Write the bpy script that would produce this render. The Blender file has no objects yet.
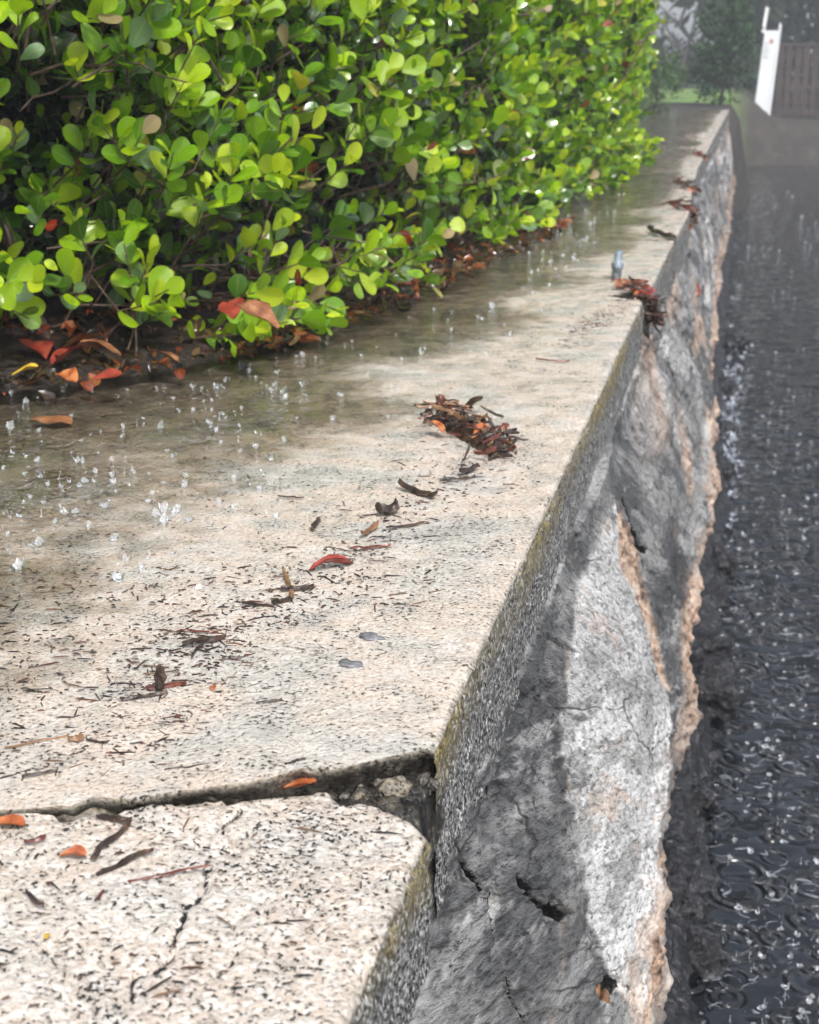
import bpy, bmesh, math, random
import numpy as np
from mathutils import Vector, Matrix
from mathutils.bvhtree import BVHTree

random.seed(7)
rng = np.random.default_rng(7)
scene = bpy.context.scene
COL = scene.collection
R = math.radians

# ------------------------------------------------------------------ camera
CAM_H, F, W, H = 0.52, 1480.0, 819, 1024
PITCH = math.atan(450 / F)
YAW = math.atan(344.5 / math.hypot(F, 450))
cam_d = bpy.data.cameras.new('camera')
cam = bpy.data.objects.new('camera', cam_d)
COL.objects.link(cam)
cam.location = (0, 0, CAM_H)
cam.rotation_euler = (math.pi / 2 - PITCH, 0, YAW)
cam_d.sensor_fit = 'VERTICAL'
cam_d.sensor_height = 36
cam_d.lens = 36 * F / 1024
cam_d.clip_start = 0.02
cam_d.clip_end = 2000
cam_d.dof.use_dof = True
cam_d.dof.focus_distance = 1.5
cam_d.dof.aperture_fstop = 13
scene.camera = cam
scene.render.resolution_x, scene.render.resolution_y = W, H

# ------------------------------------------------------------------ world, sun, exposure
SUN_EL, SUN_AZ = R(50), R(150)          # azimuth clockwise from +Y: the light comes from the canal side, behind the viewer
world = bpy.data.worlds.new('World')
scene.world = world
world.use_nodes = True
wn = world.node_tree
bg = wn.nodes['Background']
sky = wn.nodes.new('ShaderNodeTexSky')
sky.sky_type = 'NISHITA'
sky.sun_disc = False
sky.sun_elevation = SUN_EL
sky.sun_rotation = SUN_AZ
sky.dust_density = 3
sky.air_density = 1.0
hs = wn.nodes.new('ShaderNodeHueSaturation')
hs.inputs['Saturation'].default_value = 0.58
wn.links.new(sky.outputs[0], hs.inputs['Color'])
wn.links.new(hs.outputs[0], bg.inputs['Color'])
bg.inputs['Strength'].default_value = 0.085
sd = bpy.data.lights.new('sun', 'SUN')
sd.energy = 1.5
sd.angle = R(12)
sd.color = (1.0, 0.975, 0.94)
sun = bpy.data.objects.new('sun', sd)
COL.objects.link(sun)
sv = Vector((math.sin(SUN_AZ) * math.cos(SUN_EL), math.cos(SUN_AZ) * math.cos(SUN_EL), math.sin(SUN_EL)))
sun.rotation_euler = sv.to_track_quat('Z', 'Y').to_euler()
scene.view_settings.view_transform = 'Standard'
scene.view_settings.look = 'None'
scene.view_settings.exposure = 1.5
scene.view_settings.gamma = 1
scene.render.engine = 'CYCLES'
scene.cycles.volume_bounces = 0
scene.cycles.max_bounces = 5
scene.cycles.diffuse_bounces = 2
scene.cycles.glossy_bounces = 2
scene.cycles.transmission_bounces = 4
scene.cycles.use_adaptive_sampling = True
scene.cycles.adaptive_threshold = 0.04
scene.cycles.transparent_max_bounces = 12

# ------------------------------------------------------------------ helpers: placing, noise, meshes
_fh = np.array([-math.sin(YAW), math.cos(YAW), 0])
_rt = np.array([math.cos(YAW), math.sin(YAW), 0])
_fw = math.cos(PITCH) * _fh - math.sin(PITCH) * np.array([0, 0, 1.0])
_up = math.sin(PITCH) * _fh + math.cos(PITCH) * np.array([0, 0, 1.0])
CAM = np.array([0, 0, CAM_H])


def ray(x, y):
    return _fw + (x - 409.5) / F * _rt + (512 - y) / F * _up


def at(x, y, z=0.0):
    d = ray(x, y)
    return CAM + d * ((z - CAM_H) / d[2])


def at_depth(x, y, Y):
    d = ray(x, y)
    return CAM + d * (Y / d[1])


def _hash(i, j, k, seed):
    h = (i * 374761393 + j * 668265263 + k * 2147483647 * 3 + seed * 1274126177) & 0xFFFFFFFF
    h = ((h ^ (h >> 13)) * 1274126177) & 0xFFFFFFFF
    h = h ^ (h >> 16)
    return (h & 0xFFFF) / 32767.5 - 1.0


def vn(P, seed=0):
    P = np.asarray(P, float)
    b = np.floor(P).astype(np.int64)
    f = P - b
    f = f * f * (3 - 2 * f)
    out = 0
    for dx in (0, 1):
        wx = f[..., 0] if dx else 1 - f[..., 0]
        for dy in (0, 1):
            wy = f[..., 1] if dy else 1 - f[..., 1]
            for dz in (0, 1):
                wz = f[..., 2] if dz else 1 - f[..., 2]
                out = out + wx * wy * wz * _hash(b[..., 0] + dx, b[..., 1] + dy, b[..., 2] + dz, seed)
    return out


def fbm(P, sc, oct=4, seed=0, gain=.5):
    P = np.asarray(P, float) * np.asarray(sc, float)
    a, s, t = 1.0, 0, 0
    for o in range(oct):
        s = s + a * vn(P * (2.03 ** o) + 17.3 * o, seed + o)
        t += a
        a *= gain
    return s / t


def sstep(a, b, x):
    t = np.clip((x - a) / (b - a), 0, 1)
    return t * t * (3 - 2 * t)


def mesh_np(name, V, faces, smooth=True, attrs=None):
    """V (n,3); faces: list of int arrays (m,3) or (m,4)"""
    me = bpy.data.meshes.new(name)
    V = np.asarray(V, np.float32)
    me.vertices.add(len(V))
    me.vertices.foreach_set('co', V.ravel())
    loops = np.concatenate([f.ravel() for f in faces]).astype(np.int32)
    tot = np.concatenate([np.full(len(f), f.shape[1]) for f in faces])
    st = np.concatenate([[0], np.cumsum(tot)[:-1]]).astype(np.int32)
    me.loops.add(len(loops))
    me.loops.foreach_set('vertex_index', loops)
    me.polygons.add(len(tot))
    me.polygons.foreach_set('loop_start', st)
    me.update(calc_edges=True)
    me.polygons.foreach_set('use_smooth', np.full(len(tot), smooth))
    for k, a in (attrs or {}).items():
        a = np.asarray(a, np.float32)
        if a.ndim == 1:
            at_ = me.attributes.new(k, 'FLOAT', 'POINT')
            at_.data.foreach_set('value', a)
        else:
            at_ = me.attributes.new(k, 'FLOAT_COLOR', 'POINT')
            if a.shape[1] == 3:
                a = np.concatenate([a, np.ones((len(a), 1), np.float32)], 1)
            at_.data.foreach_set('color', a.ravel())
    me.validate()
    return me


def grid_faces(n, m, off=0, flip=False):
    i = np.arange(n - 1)[:, None] * m + np.arange(m - 1)[None, :]
    q = np.stack([i, i + 1, i + m + 1, i + m], -1).reshape(-1, 4) + off
    return q[:, ::-1] if flip else q


def link(name, me, material=None, parent=None, loc=None, rot=None):
    o = bpy.data.objects.new(name, me)
    COL.objects.link(o)
    if parent is not None:
        o.parent = parent
    if loc is not None:
        o.location = loc
    if rot is not None:
        o.rotation_euler = rot
    if material is not None and me is not None and not me.materials:
        me.materials.append(material)
    return o


def tag(o, label=None, cat=None, group=None, kind=None):
    if label: o['label'] = label
    if cat: o['category'] = cat
    if group: o['group'] = group
    if kind: o['kind'] = kind
    return o


def empty(name, loc=(0, 0, 0)):
    return link(name, None, loc=loc)


class NT:
    def __init__(s, name):
        s.m = bpy.data.materials.new(name)
        s.m.use_nodes = True
        s.t = s.m.node_tree
        s.p = s.t.nodes['Principled BSDF']
        s.o = s.t.nodes['Material Output']

    def n(s, typ, props=None, out=0, **ins):
        nd = s.t.nodes.new('ShaderNode' + typ)
        for k, v in (props or {}).items():
            setattr(nd, k, v)
        for k, v in ins.items():
            k = k.replace('_', ' ')
            sock = nd.inputs[int(k[1:])] if (k[0] == 'i' and k[1:].isdigit()) else nd.inputs[k]
            if isinstance(v, bpy.types.NodeSocket):
                s.t.links.new(v, sock)
            else:
                if sock.type == 'RGBA' and len(v) == 3:
                    v = (*v, 1)
                sock.default_value = v
        return nd.outputs[out]

    def co(s):
        return s.n('TexCoord', out=3)

    def attr(s, name, out=0):
        return s.n('Attribute', {'attribute_name': name}, out=out)

    def noise(s, scale, detail=4, rough=.55, vec=None, dist=0):
        return s.n('TexNoise', Scale=scale, Detail=detail, Roughness=rough, Distortion=dist, Vector=vec or s.co())

    def vor(s, scale, feature='F1', out=0, vec=None, rand=1.0):
        return s.n('TexVoronoi', {'feature': feature}, out=out, Scale=scale, Vector=vec or s.co(), Randomness=rand)

    def ramp(s, fac, stops, interp='LINEAR'):
        nd = s.t.nodes.new('ShaderNodeValToRGB')
        nd.color_ramp.interpolation = interp
        e = nd.color_ramp.elements
        while len(e) < len(stops):
            e.new(0.5)
        for el, (p, c) in zip(e, stops):
            el.position = p
            el.color = (c, c, c, 1) if not isinstance(c, tuple) else (*c, 1)
        s.t.links.new(fac, nd.inputs[0])
        return nd.outputs[0]

    def mix(s, fac, a, b, mode='MIX'):
        nd = s.t.nodes.new('ShaderNodeMix')
        nd.data_type = 'RGBA'
        nd.blend_type = mode
        for sock, v in ((nd.inputs[0], fac), (nd.inputs[6], a), (nd.inputs[7], b)):
            if isinstance(v, bpy.types.NodeSocket):
                s.t.links.new(v, sock)
            else:
                sock.default_value = v if not isinstance(v, tuple) else (*v, 1)
        return nd.outputs[2]

    def math(s, op, a, b=0.0, clamp=False):
        return s.n('Math', {'operation': op, 'use_clamp': clamp}, i0=a, i1=b)

    def bump(s, h, strength=.5, dist=.002, normal=None):
        kw = dict(Strength=strength, Distance=dist, Height=h)
        if normal is not None:
            kw['Normal'] = normal
        return s.n('Bump', **kw)

    def set(s, **kw):
        for k, v in kw.items():
            k = k.replace('_', ' ')
            if isinstance(v, bpy.types.NodeSocket):
                s.t.links.new(v, s.p.inputs[k])
            else:
                if isinstance(v, tuple) and len(v) == 3 and s.p.inputs[k].type == 'RGBA':
                    v = (*v, 1)
                s.p.inputs[k].default_value = v
        return s.m


# ------------------------------------------------------------------ materials
def make_cap_mat():
    """poured concrete of the cap: off-white and pinkish sand, pale aggregate, dark pits, lichen on the side"""
    s = NT('cap_concrete')
    expo = s.attr('expose', 2)                       # weathered, aggregate laid bare
    big = s.noise(4.5, 6, .62)
    n2 = s.noise(19, 5, .65)
    base = s.ramp(big, [(.30, (.36, .355, .325)), (.42, (.54, .51, .46)), (.52, (.66, .545, .45)), (.62, (.60, .56, .505)), (.74, (.42, .41, .375))])
    base = s.mix(s.ramp(n2, [(.36, .65), (.48, .0)]), base, (.42, .40, .365))
    base = s.mix(s.ramp(n2, [(.53, .0), (.68, .75)]), base, (.72, .665, .60))
    # aggregate
    vn_ = s.n('TexVoronoi', {'feature': 'F1'}, Scale=205, Vector=s.co()).node
    rnd = s.n('SeparateColor', out=0, Color=vn_.outputs[1])
    vd = vn_.outputs[0]
    white = s.math('MULTIPLY', s.ramp(rnd, [(.62, 0.), (.72, 1.)]), s.ramp(vd, [(.0, 1.), (.45, .8), (.6, 0.)]))
    white = s.math('MULTIPLY', white, s.math('ADD', s.math('MULTIPLY', expo, .75), .15))
    base = s.mix(white, base, (.70, .655, .60))
    v2 = s.n('TexVoronoi', {'feature': 'F1'}, Scale=58, Vector=s.co()).node
    rnd2 = s.n('SeparateColor', out=1, Color=v2.outputs[1])
    w2 = s.math('MULTIPLY', s.ramp(rnd2, [(.78, 0.), (.84, 1.)]), s.ramp(v2.outputs[0], [(.0, 1.), (.36, .9), (.46, 0.)]))
    base = s.mix(s.math('MULTIPLY', w2, s.math('MULTIPLY', expo, .9)), base, (.72, .68, .62))
    cell = s.ramp(rnd, [(.0, (.27, .25, .215)), (.3, (.48, .41, .335)), (.55, (.54, .495, .435)), (.8, (.68, .65, .60))])
    base = s.mix(s.math('MULTIPLY', expo, .45), base, cell)
    # pits and dark grains, gathered in patches
    pn = s.noise(240, 3, .65)
    thr = s.math('ADD', s.math('MULTIPLY', s.ramp(n2, [(.30, 1.), (.56, 0.)]), .10), s.math('MULTIPLY', expo, .055))
    thr = s.math('ADD', thr, s.math('MULTIPLY', s.ramp(big, [(.36, .05), (.6, 0.)]), 1.0))
    pit = s.ramp(s.math('SUBTRACT', s.math('ADD', thr, .315), pn), [(.0, 0.), (.025, 1.)])
    base = s.mix(pit, base, (.05, .045, .04))
    base = s.mix(.75, base, s.ramp(pn, [(.40, (.62, .60, .58)), (.50, (.98, .98, .98)), (.60, (1.12, 1.12, 1.12))]), 'MULTIPLY')
    # algae film where water stands
    stain = s.attr('stain', 2)
    base = s.mix(s.math('MULTIPLY', stain, s.ramp(n2, [(.3, .95), (.6, .5)])), base, (.135, .122, .095))
    # side of the slab: grit and lichen
    side = s.attr('side', 2)
    g = s.ramp(s.noise(230, 3, .7), [(.40, (.018, .018, .018)), (.49, (.13, .128, .12)), (.56, (.36, .355, .34)), (.63, (.75, .74, .71))])
    base = s.mix(side, base, g)
    moss = s.attr('moss', 2)
    mcol = s.ramp(pn, [(.36, (.05, .04, .015)), (.5, (.25, .185, .05)), (.62, (.46, .38, .18))])
    mn = s.ramp(s.noise(60, 4, .7), [(.36, .15), (.52, 1.)])
    base = s.mix(s.math('MULTIPLY', moss, mn), base, mcol)
    dirt = s.attr('dirt', 2)
    dcol = s.ramp(s.noise(60, 4, .7), [(.38, (.008, .007, .006)), (.58, (.03, .026, .02)), (.66, (.14, .125, .10)), (.74, (.38, .35, .30))])
    base = s.mix(dirt, base, dcol)
    ck = s.math('ADD', s.attr('crackd', 2), s.math('MULTIPLY', s.math('SUBTRACT', s.noise(110, 4, .75), .5), .0055))
    ckm = s.ramp(s.math('MULTIPLY', ck, 100), [(.12, 1.), (.19, 0.)])
    base = s.mix(ckm, base, (.012, .010, .008))
    h = s.math('ADD', pn, s.math('MULTIPLY', pit, -.5))
    rough = s.ramp(n2, [(.36, .12), (.62, .38)])
    return s.set(Base_Color=base, Roughness=rough, Normal=s.bump(h, .8, .004), Specular_IOR_Level=.5)


def make_wall_mat():
    s = NT('wall_render')
    m = s.n('SeparateColor', out=0, Color=s.attr('zones'))
    sep = m.node
    plaster, tan, wet = sep.outputs[0], sep.outputs[1], sep.outputs[2]
    co = s.co()
    # mortar dragged on slantwise: rotate in the wall's plane first, then draw out along the stroke
    def drag(ang, along, across, det=5, dist=.3, rough=.7):
        m1 = s.n('Mapping', Vector=co, Rotation=(R(ang), 0, 0))
        m2 = s.n('Mapping', Vector=m1, Scale=(across, along, across))
        return s.noise(1.0, det, rough, vec=m2, dist=dist)
    st = drag(20, 1.6, 17, 4)
    stb = drag(38, 2.6, 30, 4, .15)
    big = drag(27, .8, 5.0, 7, .3, .7)
    fine = drag(27, 24, 150, 3, 0, .75)
    mps = s.n('Mapping', Vector=s.n('Mapping', Vector=co, Rotation=(R(27), 0, 0)), Scale=(1, .17, 1))
    grey = s.ramp(big, [(.34, (.035, .035, .036)), (.44, (.085, .085, .085)), (.52, (.13, .13, .128)), (.56, (.23, .228, .222)), (.68, (.36, .355, .345))])
    grey = s.mix(s.ramp(st, [(.52, 0.), (.60, .65)]), grey, (.44, .435, .425))
    wh = s.ramp(big, [(.34, (.30, .295, .28)), (.43, (.52, .515, .50)), (.47, (.70, .69, .675)), (.62, (.78, .775, .76))])
    wh = s.mix(s.ramp(st, [(.42, .75), (.48, 0.)]), wh, (.32, .315, .30))
    scr = s.ramp(s.math('ABSOLUTE', s.math('SUBTRACT', stb, .5)), [(.0, 1.), (.016, 0.)])
    scr = s.math('MULTIPLY', scr, s.ramp(big, [(.46, 1.), (.54, 0.)]))
    wh = s.mix(s.math('MULTIPLY', scr, .8), wh, (.10, .097, .092))
    pk = s.noise(6, 6, .7, vec=mps)
    wh = s.mix(s.ramp(pk, [(.53, 0.), (.58, .75)]), wh, (.62, .50, .41))
    col = s.mix(plaster, grey, wh)
    col = s.mix(.85, col, s.ramp(fine, [(.36, (.25, .25, .25)), (.46, (.9, .9, .9)), (.62, (1.4, 1.4, 1.38))]), 'MULTIPLY')
    hv = s.n('TexVoronoi', {'feature': 'DISTANCE_TO_EDGE'}, Scale=7, Vector=s.n('Mapping', Vector=s.n('VectorMath', {'operation': 'ADD'}, i0=mps, i1=s.n('VectorMath', {'operation': 'SCALE'}, i0=s.n('TexNoise', out=1, Scale=9, Detail=3, Vector=mps), Scale=.12))))
    hair = s.math('MULTIPLY', s.ramp(hv, [(.004, 1.), (.010, 0.)]), s.ramp(pk, [(.47, 1.), (.52, 0.)]))
    col = s.mix(s.math('MULTIPLY', hair, .85), col, (.03, .028, .026))
    tc = s.ramp(s.noise(36, 5, .75, vec=mps), [(.34, (.06, .042, .032)), (.43, (.30, .195, .135)), (.50, (.56, .385, .275)), (.62, (.68, .56, .45))])
    col = s.mix(tan, col, tc)
    wc = s.ramp(s.noise(28, 5, .7), [(.35, (.018, .016, .018)), (.55, (.06, .052, .052)), (.7, (.15, .13, .125))])
    col = s.mix(wet, col, wc)
    ck = s.math('ADD', s.attr('crackd', 2), s.math('MULTIPLY', s.math('SUBTRACT', s.noise(70, 4, .75, vec=mps), .5), 1.1))
    ckm = s.ramp(ck, [(.9, 1.), (1.15, 0.)])
    col = s.mix(ckm, col, (.010, .009, .008))
    pits = s.ramp(s.noise(75, 4, .7, vec=mps), [(.29, 1.), (.35, 0.)])
    col = s.mix(s.math('MULTIPLY', pits, .85), col, (.03, .027, .024))
    h = s.math('ADD', s.math('MULTIPLY', st, .6), s.math('MULTIPLY', big, .9))
    h = s.math('ADD', h, s.math('MULTIPLY', fine, .45))
    h = s.math('ADD', h, s.math('MULTIPLY', ckm, -.6))
    h = s.math('ADD', h, s.math('MULTIPLY', pits, -.7))
    rough = s.math('SUBTRACT', .42, s.math('MULTIPLY', wet, .28))
    return s.set(Base_Color=col, Roughness=rough, Normal=s.bump(h, 1.0, .010))


def make_rock_mat():
    s = NT('wet_encrusted_rock')
    n = s.noise(34, 6, .7)
    v = s.vor(70)
    col = s.ramp(n, [(.36, (.006, .006, .007)), (.52, (.022, .022, .025)), (.64, (.075, .075, .08)), (.76, (.20, .195, .19))])
    h = s.math('ADD', n, s.math('MULTIPLY', v, .5))
    return s.set(Base_Color=col, Roughness=.12, Normal=s.bump(h, 1.0, .016))


def leaf_mat(name, src, gloss=True):
    s = NT(name)
    if src == 'attr':
        c = s.attr('Col')
    else:
        c = s.n('ObjectInfo', out=1)
    rib = s.attr('rib', 2)
    c = s.mix(s.ramp(rib, [(0., .45), (.10, 0.)]), c, (.45, .50, .16))
    mott = s.ramp(s.noise(55, 4, .65), [(.35, (.62, .66, .6)), (.6, (1., 1., 1.)), (.75, (1.25, 1.15, .95))])
    c = s.mix(1.0, c, mott, 'MULTIPLY')
    spot = s.ramp(s.noise(150, 2, .6), [(.70, 0.), (.74, .8)])
    c = s.mix(spot, c, (.16, .10, .03))
    s.set(Base_Color=c, Roughness=s.ramp(s.noise(40, 3), [(.35, .10), (.65, .30)]), Specular_IOR_Level=.75, Coat_Weight=.4, Coat_Roughness=.13,
          Normal=s.bump(s.noise(60, 3), .3, .004))
    if not gloss:
        for l in list(s.p.inputs['Roughness'].links):
            s.t.links.remove(l)
        s.set(Roughness=.7, Specular_IOR_Level=.2, Coat_Weight=0.0)
    tr = s.n('BsdfTranslucent', Color=s.mix(1.0, c, (1.25, 1.25, .55), 'MULTIPLY'))
    mx = s.n('MixShader', i0=.36, i1=s.p.outputs[0], i2=tr)
    s.t.links.new(mx, s.o.inputs['Surface'])
    return s.m


def simple_mat(name, stops, scale=40, rough=.5, bump=.5, bdist=.002, detail=5, spec=.5):
    s = NT(name)
    n = s.noise(scale, detail, .65)
    return s.set(Base_Color=s.ramp(n, stops), Roughness=rough, Normal=s.bump(n, bump, bdist), Specular_IOR_Level=spec)


def ring_height(s, co, scale, freq, width, seed):
    """rain rings: each Voronoi cell carries one spreading ring of its own age"""
    mp = s.n('Mapping', Vector=co, Location=(seed * 1.7, seed * 2.3, 0), Scale=(1, 1, 0))
    d = s.n('TexVoronoi', {'voronoi_dimensions': '2D'}, out=0, Scale=scale, Vector=mp)
    c = s.n('TexVoronoi', {'voronoi_dimensions': '2D'}, out=1, Scale=scale, Vector=mp)
    age = s.n('SeparateColor', out=0, Color=c)
    amp = s.n('SeparateColor', out=1, Color=c)
    r = s.math('MULTIPLY', age, .42)
    x = s.math('DIVIDE', s.math('SUBTRACT', d, r), width)
    env = s.math('POWER', 2.718, s.math('MULTIPLY', s.math('MULTIPLY', x, x), -1.0))
    wv = s.math('COSINE', s.math('MULTIPLY', x, freq))
    return s.math('MULTIPLY', s.math('MULTIPLY', env, wv), amp)


def make_water_mat():
    s = NT('canal_water')
    co = s.co()
    h = s.math('MULTIPLY', ring_height(s, co, 5.5, 2.6, .075, 1), .75)
    h = s.math('ADD', h, s.math('MULTIPLY', ring_height(s, co, 10, 2.4, .10, 4), .5))
    h = s.math('ADD', h, s.math('MULTIPLY', s.noise(7, 2, .5), 1.6))
    return s.set(Base_Color=(.010, .012, .015), Roughness=.03, IOR=1.33, Specular_IOR_Level=.9,
                 Normal=s.bump(h, 1.0, .024))


def make_puddle_mat():
    s = NT('rain_water_film')
    co = s.co()
    h = s.math('ADD', s.math('MULTIPLY', ring_height(s, co, 26, 2.4, .14, 3), .8), s.math('MULTIPLY', s.noise(45, 3, .6), .8))
    h = s.math('ADD', h, s.math('MULTIPLY', ring_height(s, co, 15, 2.4, .12, 6), .8))
    nrm = s.bump(h, .9, .0042)
    fr = s.n('Fresnel', IOR=1.33, Normal=nrm)
    gl = s.n('BsdfGlossy', Roughness=.03, Color=(1, 1, 1), Normal=nrm)
    dp = s.math('ADD', s.attr('depth', 2), s.math('MULTIPLY', s.math('SUBTRACT', s.noise(30, 4, .7), .5), 5.0))
    dp = s.ramp(s.math('DIVIDE', dp, 10.0), [(.0, 0.), (.30, .8), (.6, 1.)])
    fr = s.math('MULTIPLY', fr, dp)
    tr = s.n('BsdfTransparent', Color=s.mix(dp, (1., 1., 1.), (.70, .67, .61)))
    mx = s.n('MixShader', i0=fr, i1=tr, i2=gl)
    s.t.links.new(mx, s.o.inputs['Surface'])
    return s.m


def make_drop_mat():
    s = NT('splashing_water')
    return s.set(Base_Color=(.95, .97, 1.0), Roughness=.05, Transmission_Weight=.8, IOR=1.33, Specular_IOR_Level=.8)


M_cap = make_cap_mat()
M_wall = make_wall_mat()
M_rock = make_rock_mat()
M_leaf_a = leaf_mat('hedge_leaf_mass', 'attr')
M_leaf_o = leaf_mat('hedge_leaf', 'obj')
M_water = make_water_mat()
M_puddle = make_puddle_mat()
M_drop = make_drop_mat()
M_spray_glint = NT('spray_and_glint_water').set(Base_Color=(.55, .59, .66), Roughness=.08, Transmission_Weight=.7, IOR=1.33)  # pale for foamy spray, and as painted sky glint on rain crests
M_bark = simple_mat('wet_dark_bark', [(.3, (.010, .007, .006)), (.5, (.035, .021, .015)), (.68, (.10, .058, .038)), (.8, (.20, .13, .09))], 90, .28, .9)
M_bark_red = simple_mat('wet_red_bark', [(.3, (.035, .010, .007)), (.55, (.13, .035, .02)), (.75, (.27, .10, .06))], 70, .25, .8)
M_bark_tan = simple_mat('wet_tan_bark', [(.3, (.06, .03, .015)), (.55, (.25, .13, .06)), (.75, (.42, .27, .15))], 70, .3, .8)
M_orange = simple_mat('dead_orange_leaf', [(.34, (.16, .035, .014)), (.48, (.40, .11, .035)), (.62, (.50, .20, .08)), (.72, (.22, .09, .04))], 45, .3, .6)
M_redleaf = simple_mat('dead_red_leaf', [(.3, (.10, .014, .010)), (.55, (.30, .045, .028)), (.75, (.42, .13, .075))], 45, .3, .6)
M_brownleaf = simple_mat('dead_brown_leaf', [(.3, (.10, .035, .018)), (.55, (.27, .11, .05)), (.75, (.45, .25, .14))], 45, .35, .6)
M_yellow = simple_mat('dead_yellow_leaf', [(.3, (.45, .28, .03)), (.6, (.60, .42, .06)), (.75, (.5, .45, .1))], 45, .3, .6)
M_twig = simple_mat('hedge_twig', [(.3, (.03, .018, .013)), (.55, (.10, .06, .042)), (.75, (.24, .19, .16))], 60, .45, .7)
M_soil = simple_mat('wet_soil', [(.3, (.007, .005, .004)), (.5, (.022, .015, .011)), (.65, (.05, .034, .024)), (.8, (.10, .06, .04))], 70, .35, 1.0, .01)
M_pebble = simple_mat('wet_grey_pebble', [(.3, (.10, .10, .11)), (.6, (.22, .22, .23))], 80, .25, .5)
M_stub = simple_mat('blue_grey_pipe', [(.35, (.07, .085, .10)), (.5, (.18, .23, .27)), (.65, (.34, .41, .46))], 110, .3, .6)

# ================================================================== SEAWALL
seawall = tag(empty('seawall', (-.6, 1.2, -1.25)), 'cracked concrete seawall with a wide wet cap running along the canal', 'seawall')


def wall_child(name, me, mat, part=None):
    o = link(name, me, mat, part or seawall)
    if part is None:
        o.matrix_parent_inverse = Matrix.Translation(-Vector(seawall.location))
    return o


def edge_x(Y):
    Y = np.asarray(Y, float)
    return np.interp(Y, [-2, 3.40, 3.55, 4.6, 5.5, 6.5, 8.0, 12, 18.3], [-.211, -.211, -.206, -.202, -.192, -.222, -.248, -.245, -.24])


def slope_z(X, Y):
    d = np.maximum(edge_x(Y) - X, 0)
    z = -.02 * d - .0021 * np.clip(Y - 1.5, 0, 2.8) * np.clip(d / .12, 0, 1)
    return np.where(Y < 1.6, np.maximum(z, -.0125 - .01 * np.clip(d - .6, 0, 1)), z)


WATER_CAP = -.0080


def poly_interp(pts):
    pts = sorted([tuple(p[:2]) for p in pts])
    xs, ys = np.array([p[0] for p in pts]), np.array([p[1] for p in pts])
    return lambda x: np.interp(x, xs, ys)


# the joint between the two nearest slabs, and the broken corner
joint_far = poly_interp([at(*p) for p in ((-260, 815), (-60, 806), (0, 803), (70, 803), (82, 794), (134, 796), (183, 788), (231, 785), (274, 780), (296, 769), (340, 768), (376, 760), (408, 752), (433, 749))])
ZN = -.022
def near_tilt(X):
    return .017 * sstep(-.25, -.47, X)


def at_near(x, y):
    z = ZN
    for _ in range(6):
        z = ZN + float(near_tilt(at(x, y, z)[0]))
    return at(x, y, z)


joint_near = poly_interp([at_near(*p) for p in ((-260, 822), (-60, 814), (0, 812), (75, 813), (145, 805), (236, 797), (300, 791), (325, 793), (352, 803), (387, 807), (412, 815), (426, 830))])
EDGE_NEAR = float(at(388, 930, ZN)[0])


def spaced(a, b, s0, s1, n=None):
    """values from a to b with a step growing from s0 to s1"""
    out = [a]
    L = abs(b - a)
    while abs(out[-1] - a) < L:
        f = abs(out[-1] - a) / L
        out.append(out[-1] + math.copysign(s0 + (s1 - s0) * f, b - a))
    out[-1] = b
    return np.array(out)


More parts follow.
